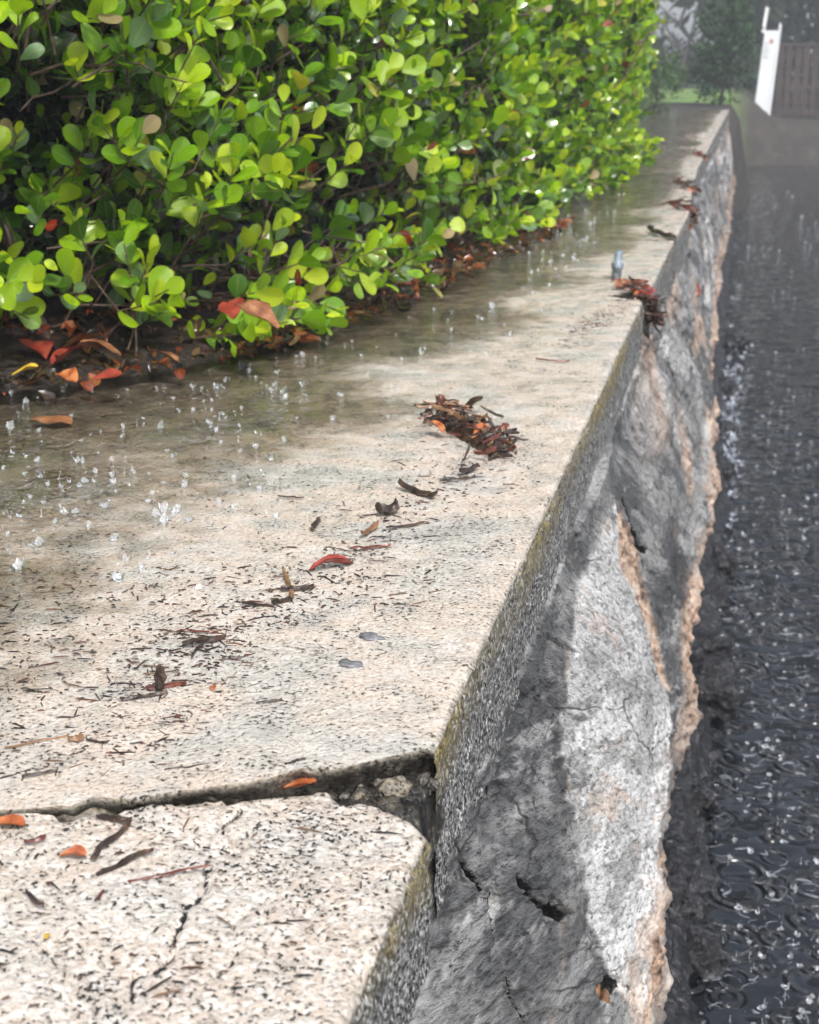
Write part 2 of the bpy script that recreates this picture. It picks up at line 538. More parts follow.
def build_slab(y0f, y1f, xleft, edge, zoff, thick, ysteps, seed, expose, near_end=True, far_end=True, crack=None, slope=True, lichen=1.0, chip=.006, fine=False):
    """a slab: top, rough arris, side face and both end faces, in one mesh"""
    ed = spaced(0, 1, .004, .02)          # 0 = edge, 1 = left limit
    if fine:
        ed = np.concatenate([spaced(0, .28, .0014, .0020)[:-1], spaced(.28, 1, .004, .03)])
    xs_u = ed[::-1]
    sidez = -spaced(0, thick, .0035, .007)[1:]
    ny = len(ysteps)
    nt, ns = len(xs_u), len(sidez)
    w = (ysteps - ysteps[0]) / (ysteps[-1] - ysteps[0])
    U = np.concatenate([xs_u, np.zeros(ns)])[None, :].repeat(ny, 0)
    Z0 = np.concatenate([np.zeros(nt), sidez])[None, :].repeat(ny, 0)
    Wg = w[:, None].repeat(nt + ns, 1)
    Yg = ysteps[:, None].repeat(nt + ns, 1)
    for it in range(2):
        xe = edge(Yg)
        X = xe + (xleft - xe) * U
        y0, y1 = y0f(X), y1f(X)
        jg = .007 * fbm(np.stack([X, X * 0, X * 0], -1), 28, 4, seed + 91, .65)
        y0, y1 = y0 + jg, y1 + jg
        Yg = y0 + (y1 - y0) * Wg
    xe = edge(Yg)
    X = xe + (xleft - xe) * U
    if crack is not None:                  # draw the columns to the crack line so that its groove is cut sharply
        for cf, wid, dep in crack:
            pass
    P = np.stack([X, Yg, Z0], -1)
    top = (Z0 == 0)
    dz = fbm(P, 3.2, 3, 3 if slope else seed) * .0045 + fbm(P, 26, 3, 8 if slope else seed) * .0016 + fbm(P, 95, 2, seed + 9) * (.0009 + .0007 * expose)
    if slope:
        dz = dz + slope_z(X, Yg)
    else:
        dz = dz + near_tilt(X) - .012 * np.clip(1 - (y1 - Yg) / .012, 0, 1) ** 2 * np.clip(fbm(P, (55, 55, 55), 3, 77) + .35, 0, 1)
    crackdirt = np.zeros_like(X)
    crackd = np.full(X.shape, 1.0)
    if crack is not None:
        for cf, wid, dep in crack:
            d = np.abs(X - cf(Yg) - .007 * vn(np.stack([Yg * 70, Yg * 0, Yg * 0], -1), seed + 21) - .004 * vn(np.stack([Yg * 200, Yg * 0, Yg * 0], -1), seed + 22))
            ww = wid * (1 + .8 * vn(np.stack([Yg * 60, Yg * 0 + 3, Yg * 0], -1), seed + 2))
            crackd = np.minimum(crackd, np.where(cf(Yg) > -50, d * (.0022 / wid), 1.0) + (1.0 - top))
            k = (1 - sstep(ww * .4, ww + .0015, d)) * (ww > .0002) * (cf(Yg) > -50)
            dz = dz - k * dep
            crackdirt = np.maximum(crackdirt, k)
    # arris: chipped and rounded over ~1 cm
    dist_e = (xe - X)
    chipn = np.maximum(0, fbm(np.stack([Yg, Z0 * 2, X * 0], -1), (22, 22, 22), 4, seed + 31))
    rnd = .0022 + chip * 2.4 * chipn
    k = np.clip(1 - dist_e / (rnd * 2.2), 0, 1)
    dz = np.where(top, dz - rnd * k * k, dz)
    Zs = dz * np.where(top, 1, np.clip(1 + Z0 / thick, 0, 1)) + Z0
    Xo = X.copy()
    ks = np.where(top, 0, np.clip(1 + Z0 / .02, 0, 1))
    Zs = np.where(top, Zs, Zs - rnd * ks)
    sidn = fbm(P, (30, 30, 30), 4, seed + 41) * .004 + fbm(P, (110, 110, 110), 3, seed + 44) * .0028
    Xo = np.where(top, Xo - np.clip(1 - dist_e / .006, 0, 1) * rnd * .35, Xo + sidn - rnd * ks * .6)
    V = np.stack([Xo, Yg, Zs + zoff], -1)
    stain = np.where(top, sstep(-.003, .011, WATER_CAP - (zoff + dz)), 0) * (1.0 if slope else 0.0)
    side = np.where(top, np.clip(1 - dist_e / .006, 0, 1) * .5, 1)
    mossn = fbm(P, (4, 4, 9), 4, seed + 51)
    moss = np.where(top, np.clip(1 - dist_e / .02, 0, 1) * .15, np.clip(1.35 + Z0 / (.045 + .03 * mossn), 0, 1) * np.clip(.85 + 1.3 * mossn, 0, 1)) * lichen
    exn = np.clip(expose + .5 * fbm(P, 2.2, 3, seed + 61), 0, 1)
    dirt = crackdirt * 0
    faces = [grid_faces(ny, nt + ns)]
    Vs = [V.reshape(-1, 3)]
    A = {'stain': [stain.ravel()], 'side': [side.ravel()], 'moss': [np.clip(moss, 0, 1).ravel()], 'expose': [exn.ravel()], 'dirt': [dirt.ravel()], 'crackd': [crackd.ravel()]}
    off = V.size // 3
    for do, row, sgn in ((near_end, 0, -1), (far_end, ny - 1, 1)):
        if not do:
            continue
        ez = spaced(0, thick, .004, .01)
        T = V[row, :nt]
        E = T[None].repeat(len(ez), 0).copy()
        E[..., 2] -= ez[:, None]
        e3 = fbm(E, (45, 45, 45), 4, seed + 71)
        dn = np.clip(ez / .012, 0, 1)[:, None]
        E[..., 1] += dn * (e3 * .011 - sgn * .006 * np.minimum(ez[:, None] / .02, 1.2))
        E[..., 0] += dn * fbm(E, (60, 60, 60), 3, seed + 75) * .004
        m = E.shape[0] * nt
        Vs.append(E.reshape(-1, 3))
        faces.append(grid_faces(len(ez), nt, off, flip=(sgn > 0)))
        z1 = np.zeros(m)
        for kk, val in (('stain', 0), ('side', .3), ('moss', .25), ('expose', 1), ('crackd', 1)):
            A[kk].append(z1 + val)
        A['dirt'].append((np.clip(ez / .005, 0, 1)[:, None] * np.clip(1.0 + .6 * e3, 0, 1)).ravel())
        off += m
    attrs = {k: np.concatenate(v) for k, v in A.items()}
    return mesh_np('cap_slab', np.concatenate(Vs), faces, True, attrs)


ys = spaced(1.04, 3.45, .0042, .016)
mesh = build_slab(joint_far, lambda x: 3.50 - .10 * sstep(-.33, -.215, x) + .012 * np.sin(x * 23), -1.75, edge_x, 0, .155, ys, 3, .12)
wall_child('cap_slab', mesh, M_cap)['label'] = 'long pale slab of the cap in the middle of the picture'

# nearest slab with its two hair cracks: columns are bent to follow the wide one
crk = [at_near(*p) for p in ((236, 803), (229, 822), (236, 845), (208, 872), (206, 886), (190, 900), (184, 925), (150, 968), (122, 1008), (95, 1040), (70, 1090))]
cf1 = lambda Y, p=sorted([(q[1], q[0]) for q in crk]): np.interp(Y, [a for a, b in p], [b for a, b in p])
crk2 = [at_near(*p) for p in ((300, 905), (245, 915), (240, 950), (170, 1000), (160, 1030))]
cf2 = lambda Y, p=sorted([(q[1], q[0]) for q in crk2]): np.where(Y < p[-1][0], np.interp(Y, [a for a, b in p], [b for a, b in p]), -99)
crk3 = [at_near(*p) for p in ((236, 845), (262, 838), (300, 868), (318, 905), (352, 930))]
cf3 = lambda Y, p=sorted([(q[1], q[0]) for q in crk3]): np.where((Y < p[-1][0]) & (Y > p[0][0]), np.interp(Y, [a for a, b in p], [b for a, b in p]), -99)
ysn = spaced(1.02, -1.2, .0032, .03)[::-1]
mesh = build_slab(lambda x: 0 * x - 1.2, joint_near, -1.7, lambda Y: EDGE_NEAR + 0 * Y, ZN, .115, ysn, 11, .95,
                  near_end=False, crack=[(cf1, .0022, .004), (cf2, .0010, .002), (cf3, .0008, .0015)], slope=False, lichen=1.1, chip=.006, fine=True)
wall_child('cap_slab', mesh, M_cap)['label'] = 'nearest slab of the cap, cracked and settled lower'

ys = spaced(3.45, 4.66, .012, .02)
mesh = build_slab(lambda x: 3.503 + .09 * sstep(-.30, -.21, x) + .012 * np.sin(x * 23), lambda x: 4.64 + .03 * np.sin(x * 14), -1.7, edge_x, -.0005, .15, ys, 23, .1, lichen=.3)
wall_child('cap_slab', mesh, M_cap)
ys = spaced(4.68, 6.25, .015, .03)
mesh = build_slab(lambda x: 4.645 + .05 * sstep(-.4, -.2, x) + .03 * np.sin(x * 14), lambda x: 6.2 + .03 * np.sin(x * 11), -1.7, edge_x, -.002, .15, ys, 33, .1, lichen=.2)
wall_child('cap_slab', mesh, M_cap)
ys = spaced(6.25, 17.9, .02, .12)
mesh = build_slab(lambda x: 6.205 + .06 * sstep(-.4, -.2, x) + .03 * np.sin(x * 11), lambda x: 17.9 + 0 * x, -1.7, edge_x, -.002, .15, ys, 43, .1, lichen=.1)
wall_child('cap_slab', mesh, M_cap)

# broken mortar and rubble in the open joint
xs = spaced(-1.3, -.207, .006, .0035)
tv = np.linspace(-.04, 1.03, 26)
Xg = xs[None, :].repeat(len(tv), 0)
yn, yf = joint_near(Xg) - .02, joint_far(Xg) + .02
Yg = yn + (yf - yn) * tv[:, None]
P = np.stack([Xg, Yg, Xg * 0], -1)
lump = fbm(P, (38, 38, 38), 4, 80)
Zg = -.034 + .012 * sstep(-.25, -.47, Xg) + .016 * lump + .010 * np.maximum(0, fbm(P, (75, 75, 75), 3, 85)) + .018 * tv[:, None] * sstep(-.39, -.23, Xg)
Zg -= .05 * sstep(-.218, -.207, Xg)
me = mesh_np('joint_rubble', np.stack([Xg, Yg, Zg], -1).reshape(-1, 3), [grid_faces(len(tv), len(xs))], True,
             {'stain': np.zeros(Xg.size), 'side': np.full(Xg.size, .2), 'moss': np.full(Xg.size, .5), 'expose': np.ones(Xg.size),
              'crackd': np.ones(Xg.size), 'dirt': np.clip(.95 - .9 * lump, 0.4, 1).ravel()})
joint_rubble = wall_child('joint_rubble', me, M_cap)


# loose stones wedged in the broken corner
rs_ = random.Random(8)
for k in range(16):
    px_, py_ = rs_.uniform(318, 436), 0
    py_ = rs_.uniform(772, 800) + (px_ - 318) * .07
    p = at(px_, py_, -.030)
    bmr = bmesh.new()
    bmesh.ops.create_icosphere(bmr, subdivisions=2, radius=rs_.uniform(.005, .013))
    for v in bmr.verts:
        v.co = v.co * (1 + .5 * float(fbm(np.array(v.co) * 1.0 + k, 90, 2, k))) 
        v.co.z *= .7
    me = bpy.data.meshes.new('rubble_stone')
    bmr.to_mesh(me); bmr.free()
    nv = len(me.vertices)
    for an_, val in (('stain', 0), ('side', .1), ('moss', .5 * (k % 2)), ('expose', 1), ('crackd', 1), ('dirt', [.75, .35, .9, .55][k % 4])):
        me.attributes.new(an_, 'FLOAT', 'POINT').data.foreach_set('value', np.full(nv, val, np.float32))
    o = wall_child('rubble_stone', me, M_cap, joint_rubble)
    o.location = (p[0], p[1], -.030 + rs_.uniform(-.004, .006))
    o.rotation_euler = (rs_.uniform(0, 3), rs_.uniform(0, 3), rs_.uniform(0, 3))


# ---- wall face below the cap
def lean(z, Y=2.0):
    k = np.interp(Y, [0, 5, 9, 16], [1, 1, .75, .6])
    return k * np.interp(z, [-1.6, -1.32, -1.15, -1.0, -.9, -.8, -.45, -.18, -.10, .2], [.03, .04, .07, .12, .15, .14, .06, -.003, -.004, -.004])


def facept(px, py):
    """pixel -> (Y, Z) on the wall's smooth face"""
    d = ray(px, py)
    t = np.linspace(.5, 14, 6000)
    Pp = CAM + t[:, None] * d
    s = Pp[:, 0] - (edge_x(Pp[:, 1]) + lean(Pp[:, 2], Pp[:, 1]))
    i = np.argmax(s < 0) if (s < 0).any() else len(t) - 1
    return Pp[i, 1], Pp[i, 2]


def fpoly(pts):
    return np.array([facept(*p) for p in pts])


def seg_dist(Y, Z, poly, closed=False):
    d = np.full(Y.shape, 9.0)
    n = len(poly)
    for i in range(n if closed else n - 1):
        a, b = poly[i], poly[(i + 1) % n]
        ab = b - a
        t = np.clip(((Y - a[0]) * ab[0] + (Z - a[1]) * ab[1]) / max(1e-9, ab @ ab), 0, 1)
        d = np.minimum(d, np.hypot(Y - a[0] - t * ab[0], Z - a[1] - t * ab[1]))
    return d


def inside(Y, Z, poly):
    c = np.zeros(Y.shape, bool)
    n = len(poly)
    for i in range(n):
        a, b = poly[i], poly[(i + 1) % n]
        if a[1] == b[1]:
            continue
        cond = ((a[1] > Z) != (b[1] > Z)) & (Y < (b[0] - a[0]) * (Z - a[1]) / (b[1] - a[1]) + a[0])
        c ^= cond
    return c


def sdist(Y, Z, poly):
    d = seg_dist(Y, Z, poly, True)
    return np.where(inside(Y, Z, poly), d, -d)


Yv = np.concatenate([spaced(.92, -1.2, .02, .1)[::-1][:-1], spaced(.92, 2.6, .003, .005)[:-1], spaced(2.6, 5.5, .008, .02)[:-1], spaced(5.5, 18, .03, .08)])
Zv = -np.concatenate([spaced(.10, .95, .003, .0045)[:-1], spaced(.95, 1.6, .008, .03)])
Yg, Zg = np.meshgrid(Yv, Zv, indexing='ij')
P = np.stack([Yg, Zg, Yg * 0], -1)
wob = fbm(P, (9, 9, 9), 4, 101) * .02
wob2 = fbm(P, (40, 40, 40), 3, 104) * .006
white_poly = fpoly([(602, 498), (586, 545), (571, 600), (562, 660), (560, 720), (566, 790), (576, 850), (586, 920), (604, 970), (628, 1030), (640, 1010), (655, 900), (662, 800), (664, 700), (650, 630), (632, 580), (615, 530)])
grey_poly = fpoly([(445, 850), (470, 700), (520, 640), (552, 690), (552, 800), (565, 880), (580, 950), (600, 1010), (560, 1023), (450, 1023)])
tan_poly = fpoly([(604, 500), (618, 520), (642, 575), (660, 640), (668, 690), (660, 690), (640, 620), (612, 560)])
sw = sdist(Yg + wob, Zg + wob + wob2, white_poly)
plaster = sstep(-.008, .012, sw + .012 * fbm(P, (20, 60, 60), 3, 99)) * np.clip(.9 + .6 * fbm(P, (2, 7, 7), 3, 98), .3, 1)
st_ = sdist(Yg + wob, Zg + wob2 * 2 + wob, tan_poly)
tan = sstep(-.01, .012, st_)
ridge = np.exp(-((Zg + .86 + .05 * fbm(P, (2.2, 2.2, 1), 3, 111)) / .15) ** 2)
tan = np.maximum(tan, np.clip(ridge * 1.6 - .5 + 1.2 * fbm(P, (2.5, 2.5, 1), 3, 113) + 1.1 * fbm(P, (6, 16, 9), 4, 115), 0, 1) * (Zg > -1.0))
far = sstep(2.7, 4.2, Yg)
farn = fbm(P, (1.6, 7, 1), 4, 120)
plaster = np.maximum(plaster, far * sstep(-.05, .45, farn) * .95)
tan = np.maximum(tan, far * sstep(.1, .5, fbm(P, (2.2, 5, 1), 4, 125)) * .9)
midn = fbm(np.stack([(.89 * Yg - .45 * Zg) * .17, .45 * Yg + .89 * Zg, Yg * 0], -1), 5, 5, 128, .6)
plaster = np.maximum(plaster, sstep(.15, .5, midn) * .55 * (Yg > 1.15) * (Zg < -.2))
wet = sstep(-.97, -1.08, Zg + .05 * fbm(P, (5, 5, 5), 3, 131))
Q = np.stack([(.89 * Yg - .45 * Zg) * .17, .45 * Yg + .89 * Zg, Yg * 0], -1)
disp = fbm(Q, 3, 4, 141) * .016 + fbm(Q, 12, 4, 145) * .005 + fbm(Q, 55, 3, 147) * .0014
disp += .004 * sstep(-.012, .006, sw) * (Yg < 3)
pat = fbm(Q, 5, 5, 171, .6)
disp += .005 * sstep(.06, .09, pat) + .004 * sstep(-.16, -.13, pat)
disp -= .016 * np.clip(tan, 0, 1) * (Zg > -.72) * (.5 + .5 * fbm(P, (30, 30, 30), 3, 149))
rz = sstep(-.62, -.85, Zg)
disp += rz * (fbm(P, (3.2, 11, 11), 5, 151, .62) * .045 + np.abs(fbm(Q, 26, 3, 157)) * .018 - .014 * np.abs(fbm(Q, 48, 3, 159)))
disp += far * fbm(P, (1.6, 9, 4), 5, 161, .6) * .034
cr = np.zeros_like(Yg)
crd = np.full(Yg.shape, 9.0)
for pts, wd in ((((444, 835), (450, 850), (458, 864), (470, 880), (492, 912), (497, 950), (508, 985), (530, 1024), (545, 1060)), .0026),
                (((513, 880), (525, 890), (540, 905), (552, 910), (572, 914)), .0034),
                (((556, 712), (549, 742), (556, 770), (563, 795), (568, 830), (571, 850), (582, 925), (596, 962)), .0024),
                (((487, 752), (489, 772), (490, 792)), .0045),
                (((612, 500), (622, 522), (630, 545), (640, 552)), .006),
                (((645, 690), (652, 720), (650, 760)), .008)):
    d = seg_dist(Yg + wob2 * .7, Zg + wob2 * .7, fpoly(pts))
    ww = wd * (1 + .9 * vn(P * 38, 170))
    crd = np.minimum(crd, d / (ww * 1.0 + .0006))
    cr = np.maximum(cr, (1 - sstep(ww * .5, ww * 1.0 + .001, d)) * .55)
for pts in (((541, 905), (552, 899), (562, 907), (573, 912), (566, 921), (550, 921)), ((594, 985), (610, 972), (622, 985), (612, 1003), (598, 1000)), ((488, 872), (500, 905), (494, 915), (486, 900))):
    sdp = sdist(Yg + wob2, Zg + wob2, fpoly(pts))
    cr = np.maximum(cr, sstep(-.003, .004, sdp))
    crd = np.minimum(crd, np.clip(1.0 - sdp / .004, 0, 9))
disp -= cr * .026
under = sstep(.13, .11, -Zg)           # tucked under the cap
Xg = edge_x(Yg) + lean(Zg, Yg) + disp * (1 - under) - .012 * under
zones = np.stack([np.clip(plaster, 0, 1), np.clip(tan, 0, 1), np.clip(wet, 0, 1)], -1).reshape(-1, 3)
me = mesh_np('wall_face', np.stack([Xg, Yg, Zg], -1).reshape(-1, 3), [grid_faces(len(Yv), len(Zv))], True, {'zones': zones, 'crackd': np.clip(crd, 0, 9).ravel()})
wall_face = wall_child('wall_face', me, M_wall)

# orange blocks laid bare in the hole near the bottom
for px, py, r in ((612, 1008, .020), (604, 992, .014)):
    Yc, Zc = facept(px, py)
    bm = bmesh.new()
    bmesh.ops.create_icosphere(bm, subdivisions=3, radius=r)
    for v in bm.verts:
        k = 1 + .25 * float(fbm(np.array(v.co) + Yc, 60, 3, 5))
        v.co = Vector((v.co.x * .5, v.co.y * 1.3, v.co.z)) * k
    me = bpy.data.meshes.new('bare_stone')
    bm.to_mesh(me); bm.free()
    o = wall_child('bare_stone', me, M_bark_tan, wall_face)
    o.location = (float(edge_x(Yc) + lean(Zc, Yc)) - .012, Yc, Zc)


def rock_mesh(r, seed, flat=.8, sub=4):
    bm = bmesh.new()
    bmesh.ops.create_icosphere(bm, subdivisions=sub, radius=1)
    C = np.array([v.co for v in bm.verts])
    k = 1 + .75 * fbm(C, 1.5, 3, seed) + .45 * fbm(C, 4, 4, seed + 3, .6) + .16 * np.abs(fbm(C, 11, 3, seed + 6))
    C = C * k[:, None] * r * np.array([1, 1.5, flat])
    for v, c in zip(bm.verts, C):
        v.co = c
    for f in bm.faces:
        f.smooth = True
    me = bpy.data.meshes.new('rock')
    bm.to_mesh(me); bm.free()
    return me


WZ = -1.23
# footing: a lumpy encrusted toe along the waterline
Yv = np.concatenate([spaced(.6, 5, .012, .03)[:-1], spaced(5, 18, .05, .15)])
tv = np.linspace(-.3, math.pi * .62, 34)
Yg, Tg = np.meshgrid(Yv, tv, indexing='ij')
P = np.stack([Yg * 3, np.cos(Tg), np.sin(Tg)], -1)
rr = .10 * (1 + .55 * fbm(P, (1.4, 1.4, 1.4), 4, 201) + .35 * np.abs(fbm(P, (4, 4, 4), 4, 207)))
Xg = edge_x(Yg) + .085 * np.interp(Yg, [5, 14], [1, .6]) + rr * np.cos(Tg)
Zg = -1.20 + rr * 1.15 * np.sin(Tg)
me = mesh_np('wall_footing', np.stack([Xg, Yg, Zg], -1).reshape(-1, 3), [grid_faces(len(Yv), len(tv), flip=True)], True)
wall_footing = wall_child('wall_footing', me, M_rock)
for i, (px, py, z, r) in enumerate(((684, 890, -1.12, .075), (686, 945, -1.20, .062), (700, 842, -1.21, .040), (700, 800, -1.20, .05), (708, 765, -1.22, .035), (718, 690, -1.12, .075), (714, 650, -1.17, .05),
                                    (722, 600, -1.21, .045), (720, 560, -1.17, .06), (724, 515, -1.21, .04), (724, 470, -1.17, .065), (727, 430, -1.21, .05), (730, 390, -1.2, .06), (733, 340, -1.2, .07))):
    p = at(px, py, z)
    o = wall_child('rock', rock_mesh(r, 300 + i * 11, .9), M_rock, wall_footing)
    o.location = (p[0] - .03, p[1], z)
    o.rotation_euler = (0, 0, i * 1.3)

# ================================================================== GROUND AND WATER
def ground_mat():
    s = NT('lawn_and_earth')
    z = s.attr('lawn', 2)
    g = s.ramp(s.noise(3, 6, .7), [(.3, (.08, .15, .03)), (.6, (.16, .26, .06)), (.75, (.22, .28, .10))])
    e = s.ramp(s.noise(4, 6, .7), [(.3, (.018, .015, .012)), (.6, (.05, .041, .032)), (.75, (.10, .088, .07))])
    return s.set(Base_Color=s.mix(z, e, g), Roughness=.8, Normal=s.bump(s.noise(20, 5, .7), .8, .03))


gx = np.concatenate([-spaced(3, 160, .4, 20)[::-1], np.arange(-2.9, 3, .12), spaced(3, 160, .4, 20)])
gy = np.concatenate([-spaced(2, 40, .5, 6)[::-1], np.arange(-1.5, 17, .5), np.arange(17, 34, .14), spaced(34, 170, .4, 12)])
Xg, Yg = np.meshgrid(gx, gy, indexing='xy')
P = np.stack([Xg, Yg, Xg * 0], -1)
wig = fbm(P, .35, 4, 401) * .5
left = sstep(-.55, -.75, Xg)
mid = sstep(17.6, 18.6, Yg + wig) * sstep(.15, -.35, Xg + wig * .4)
bank = sstep(27.1, 28.3, Yg + wig)
land = np.maximum(np.maximum(left, mid), bank)
lvl = -.09 + 0 * Xg
lvl = np.where((Yg > 18) & (Xg > -1.5), -.05 - .40 * sstep(-.2, .5, Xg), lvl)
lvl = lvl + .5 * sstep(30, 60, Yg) + .06 * fbm(P, .8, 4, 405) * (Yg > 18)
Zg = -2.0 + land * (lvl + 2.0)
lawn = sstep(20.5, 23, Yg + 3 * wig) * sstep(.2, -.4, Xg + .02 * (Yg - 20)) 
lawn = np.maximum(lawn, sstep(-2.2, -2.8, Xg))
me = mesh_np('ground', np.stack([Xg, Yg, Zg], -1).reshape(-1, 3), [grid_faces(len(gy), len(gx))], True, {'lawn': lawn.ravel()})
tag(link('ground', me, ground_mat()), 'earth and wet lawn beyond the seawall', 'ground', kind='structure')

gx = np.concatenate([-spaced(.6, 3, .2, 1)[::-1], np.linspace(-.5, 2, 30), spaced(2, 160, .3, 20)])
gy = np.concatenate([np.linspace(-40, 0, 10)[:-1], np.linspace(0, 30, 80), [60]])
Xg, Yg = np.meshgrid(gx, gy, indexing='xy')
me = mesh_np('canal_water', np.stack([Xg, Yg, 0 * Xg + WZ], -1).reshape(-1, 3), [grid_faces(len(gy), len(gx))], True)
tag(link('canal_water', me, M_water), 'dark canal water pocked by heavy rain', 'water', kind='structure')

# film of rain water standing on the cap along the hedge
gy = spaced(.95, 17.8, .012, .1)
gu = np.linspace(0, 1, 90)
Yg, Ug = np.meshgrid(gy, gu, indexing='ij')
xr = edge_x(Yg) - .035
Xg = -1.72 + (xr + 1.72) * Ug
Yg = np.where(Yg < 1.4, np.maximum(Yg, joint_far(Xg) + .012), Yg)
P = np.stack([Xg, Yg, Xg * 0], -1)
ground_z = np.zeros_like(Xg)
ground_z = slope_z(Xg, Yg) + fbm(P, 3.2, 3, 3) * .0045 + fbm(P, 26, 3, 8) * .0016 - .002 * (Yg > 4.645)
me = mesh_np('puddle', np.stack([Xg, Yg, 0 * Xg + WATER_CAP], -1).reshape(-1, 3), [grid_faces(len(gy), len(gu))], True, {'depth': ((WATER_CAP - ground_z) * 1000 * sstep(.0, .22, Yg - joint_far(Xg)) - 3 * sstep(.16, .0, Yg - joint_far(Xg))).ravel()})
tag(link('puddle', me, M_puddle), 'sheet of rain water standing on the cap along the hedge', 'puddle', kind='structure')

# ================================================================== LEAVES AND HEDGE
def leaf_template(nl, nw, length=1.0, width=.68, fold=.16, curl=.14, twist=0.0):
    """obovate leaf along +Y, normal +Z, of unit length; returns verts, quads, rib coordinate"""
    t = .5 - .5 * np.cos(np.pi * np.linspace(0, 1, nl) ** .92)
    wprof = np.where(t > .56, np.sqrt(np.clip(1 - (np.maximum(t - .56, 0) / .445) ** 2.3, 0, 1)), np.clip(t / .56, 0, 1) ** .62 * (1.0 + .0 * t))
    wprof[0] = .06
    wprof[-1] = .10
    u = np.linspace(-1, 1, nw)
    T, Uu = np.meshgrid(t, u, indexing='ij')
    Wd = (wprof[:, None] * width * .5)
    X = Uu * Wd
    Y = T * length - (1 - np.abs(Uu)) * 0
    Z = fold * np.abs(Uu) * Wd - curl * (T - .45) ** 2 + twist * Uu * Wd * (T - .5)
    return np.stack([X, Y, Z], -1).reshape(-1, 3), grid_faces(nl, nw), np.abs(Uu).ravel()


HEDGE = np.array([(-2.05, 1.30), (-1.55, 1.78), (-1.30, 2.13), (-1.15, 2.32), (-1.00, 2.52), (-.90, 2.80), (-.82, 3.4), (-.75, 4.1), (-.69, 5.2), (-.62, 6.2), (-.60, 7.4), (-.71, 9.4), (-.86, 11.6), (-1.08, 14.2), (-1.28, 16.9)])
hs_len = np.concatenate([[0], np.cumsum(np.hypot(*np.diff(HEDGE, axis=0).T))])


def hedge_pt(s):
    x, y = np.interp(s, hs_len, HEDGE[:, 0]), np.interp(s, hs_len, HEDGE[:, 1])
    e = .15
    dx = np.interp(s + e, hs_len, HEDGE[:, 0]) - np.interp(s - e, hs_len, HEDGE[:, 0])
    dy = np.interp(s + e, hs_len, HEDGE[:, 1]) - np.interp(s - e, hs_len, HEDGE[:, 1])
    l = np.hypot(dx, dy) + 1e-9
    return x, y, dy / l, -dx / l        # point and outward normal (toward the canal)


HH = 1.3


def norm(v):
    return v / (np.linalg.norm(v, axis=-1, keepdims=True) + 1e-9)


def make_sprigs(n, s0, s1, seed, zmin=.05, depth=.42):
    g = np.random.default_rng(seed)
    s = g.uniform(s0, s1, n)
    z = zmin + (HH - zmin) * g.random(n) ** .9
    x, y, nx, ny = hedge_pt(s)
    d = depth * g.random(n) ** 1.5                      # depth behind the face
    Pn = np.stack([s * 2.2, z * 3.2, 0 * s], -1)
    bulge = fbm(Pn, 1, 3, 501) * .10                    # uneven face
    gap = fbm(Pn, (1.6, 1.7, 1), 3, 507)
    tuck = -.07 * sstep(.22, .04, z)
    off = bulge - d + tuck
    B = np.stack([x + nx * off, y + ny * off, z], -1)
    D = norm(np.stack([nx * .7, ny * .7, 0 * nx + .75], -1) + g.normal(0, .42, (n, 3)))
    keep = ~((gap < -.16) & (d < .20)) & ~((s < 1.6) & (z < .07 + .05 * g.random(n)))
    return B[keep], D[keep], d[keep], s[keep]


PAL = np.array([(.007, .024, .003), (.060, .17, .008), (.19, .40, .007), (.38, .60, .009), (.55, .68, .020)])  # first tone is near black, for the shade painted into hedge gaps


def sprig_leaves(B, D, d, seed, nper=(5, 9), size=(.034, .062)):
    g = np.random.default_rng(seed)
    outB, outY, outZ, outS, outC = [], [], [], [], []
    n = len(B)
    L = g.uniform(.07, .15, n)
    cnt = g.integers(nper[0], nper[1], n)
    ref = norm(np.cross(D, norm(g.normal(0, 1, (n, 3)))))
    ref2 = np.cross(D, ref)
    vig = g.random(n)                                    # per-sprig tone
    for k in range(nper[1]):
        m = k < cnt
        f = (k + .5) / cnt
        ang = k * 2.6 + g.normal(0, .35, n)
        side = ref * np.cos(ang)[:, None] + ref2 * np.sin(ang)[:, None]
        tilt = np.radians(np.interp(f, [0, 1], [72, 28])) + g.normal(0, .2, n)
        Ydir = norm(D * np.cos(tilt)[:, None] + side * np.sin(tilt)[:, None] + np.array([0, 0, .12]))
        Zdir = norm(D * np.sin(tilt)[:, None] - side * np.cos(tilt)[:, None] + g.normal(0, .28, (n, 3)))
        base = B + D * (L * f)[:, None]
        sz = g.uniform(size[0], size[1], n) * np.interp(f, [0, .55, 1], [.85, 1.08, .72])
        tone = np.clip(1.40 + 1.7 * f + 1.4 * (vig - .5) - d * 4.5 + g.normal(0, .85, n) + .45 * (B[:, 1] < 2.9), 0, 4)  # depth term paints inner shade into leaf colour; near leaves brightened too
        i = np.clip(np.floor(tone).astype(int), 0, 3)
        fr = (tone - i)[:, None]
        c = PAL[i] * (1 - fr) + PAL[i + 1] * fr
        q = g.random(n)
        c = np.where((q < .006)[:, None], np.array([.45, .12, .05]), c)
        c = np.where(((q > .012) & (q < .016))[:, None], np.array([.42, .035, .02]), c)
        c = np.where(((q > .02) & (q < .032))[:, None], np.array([.52, .48, .05]), c)
        c = np.where(((q > .032) & (q < .046))[:, None], np.array([.40, .30, .16]), c)
        c = np.where(((q > .046) & (q < .09))[:, None], np.array([.20, .33, .16]), c)
        outB.append(base[m]); outY.append(Ydir[m]); outZ.append(Zdir[m]); outS.append(sz[m]); outC.append(c[m])
    return [np.concatenate(a) for a in (outB, outY, outZ, outS, outC)]


def frames(Yd, Zd):
    Xd = norm(np.cross(Yd, Zd))
    Zd = np.cross(Xd, Yd)
    return Xd, Yd, Zd


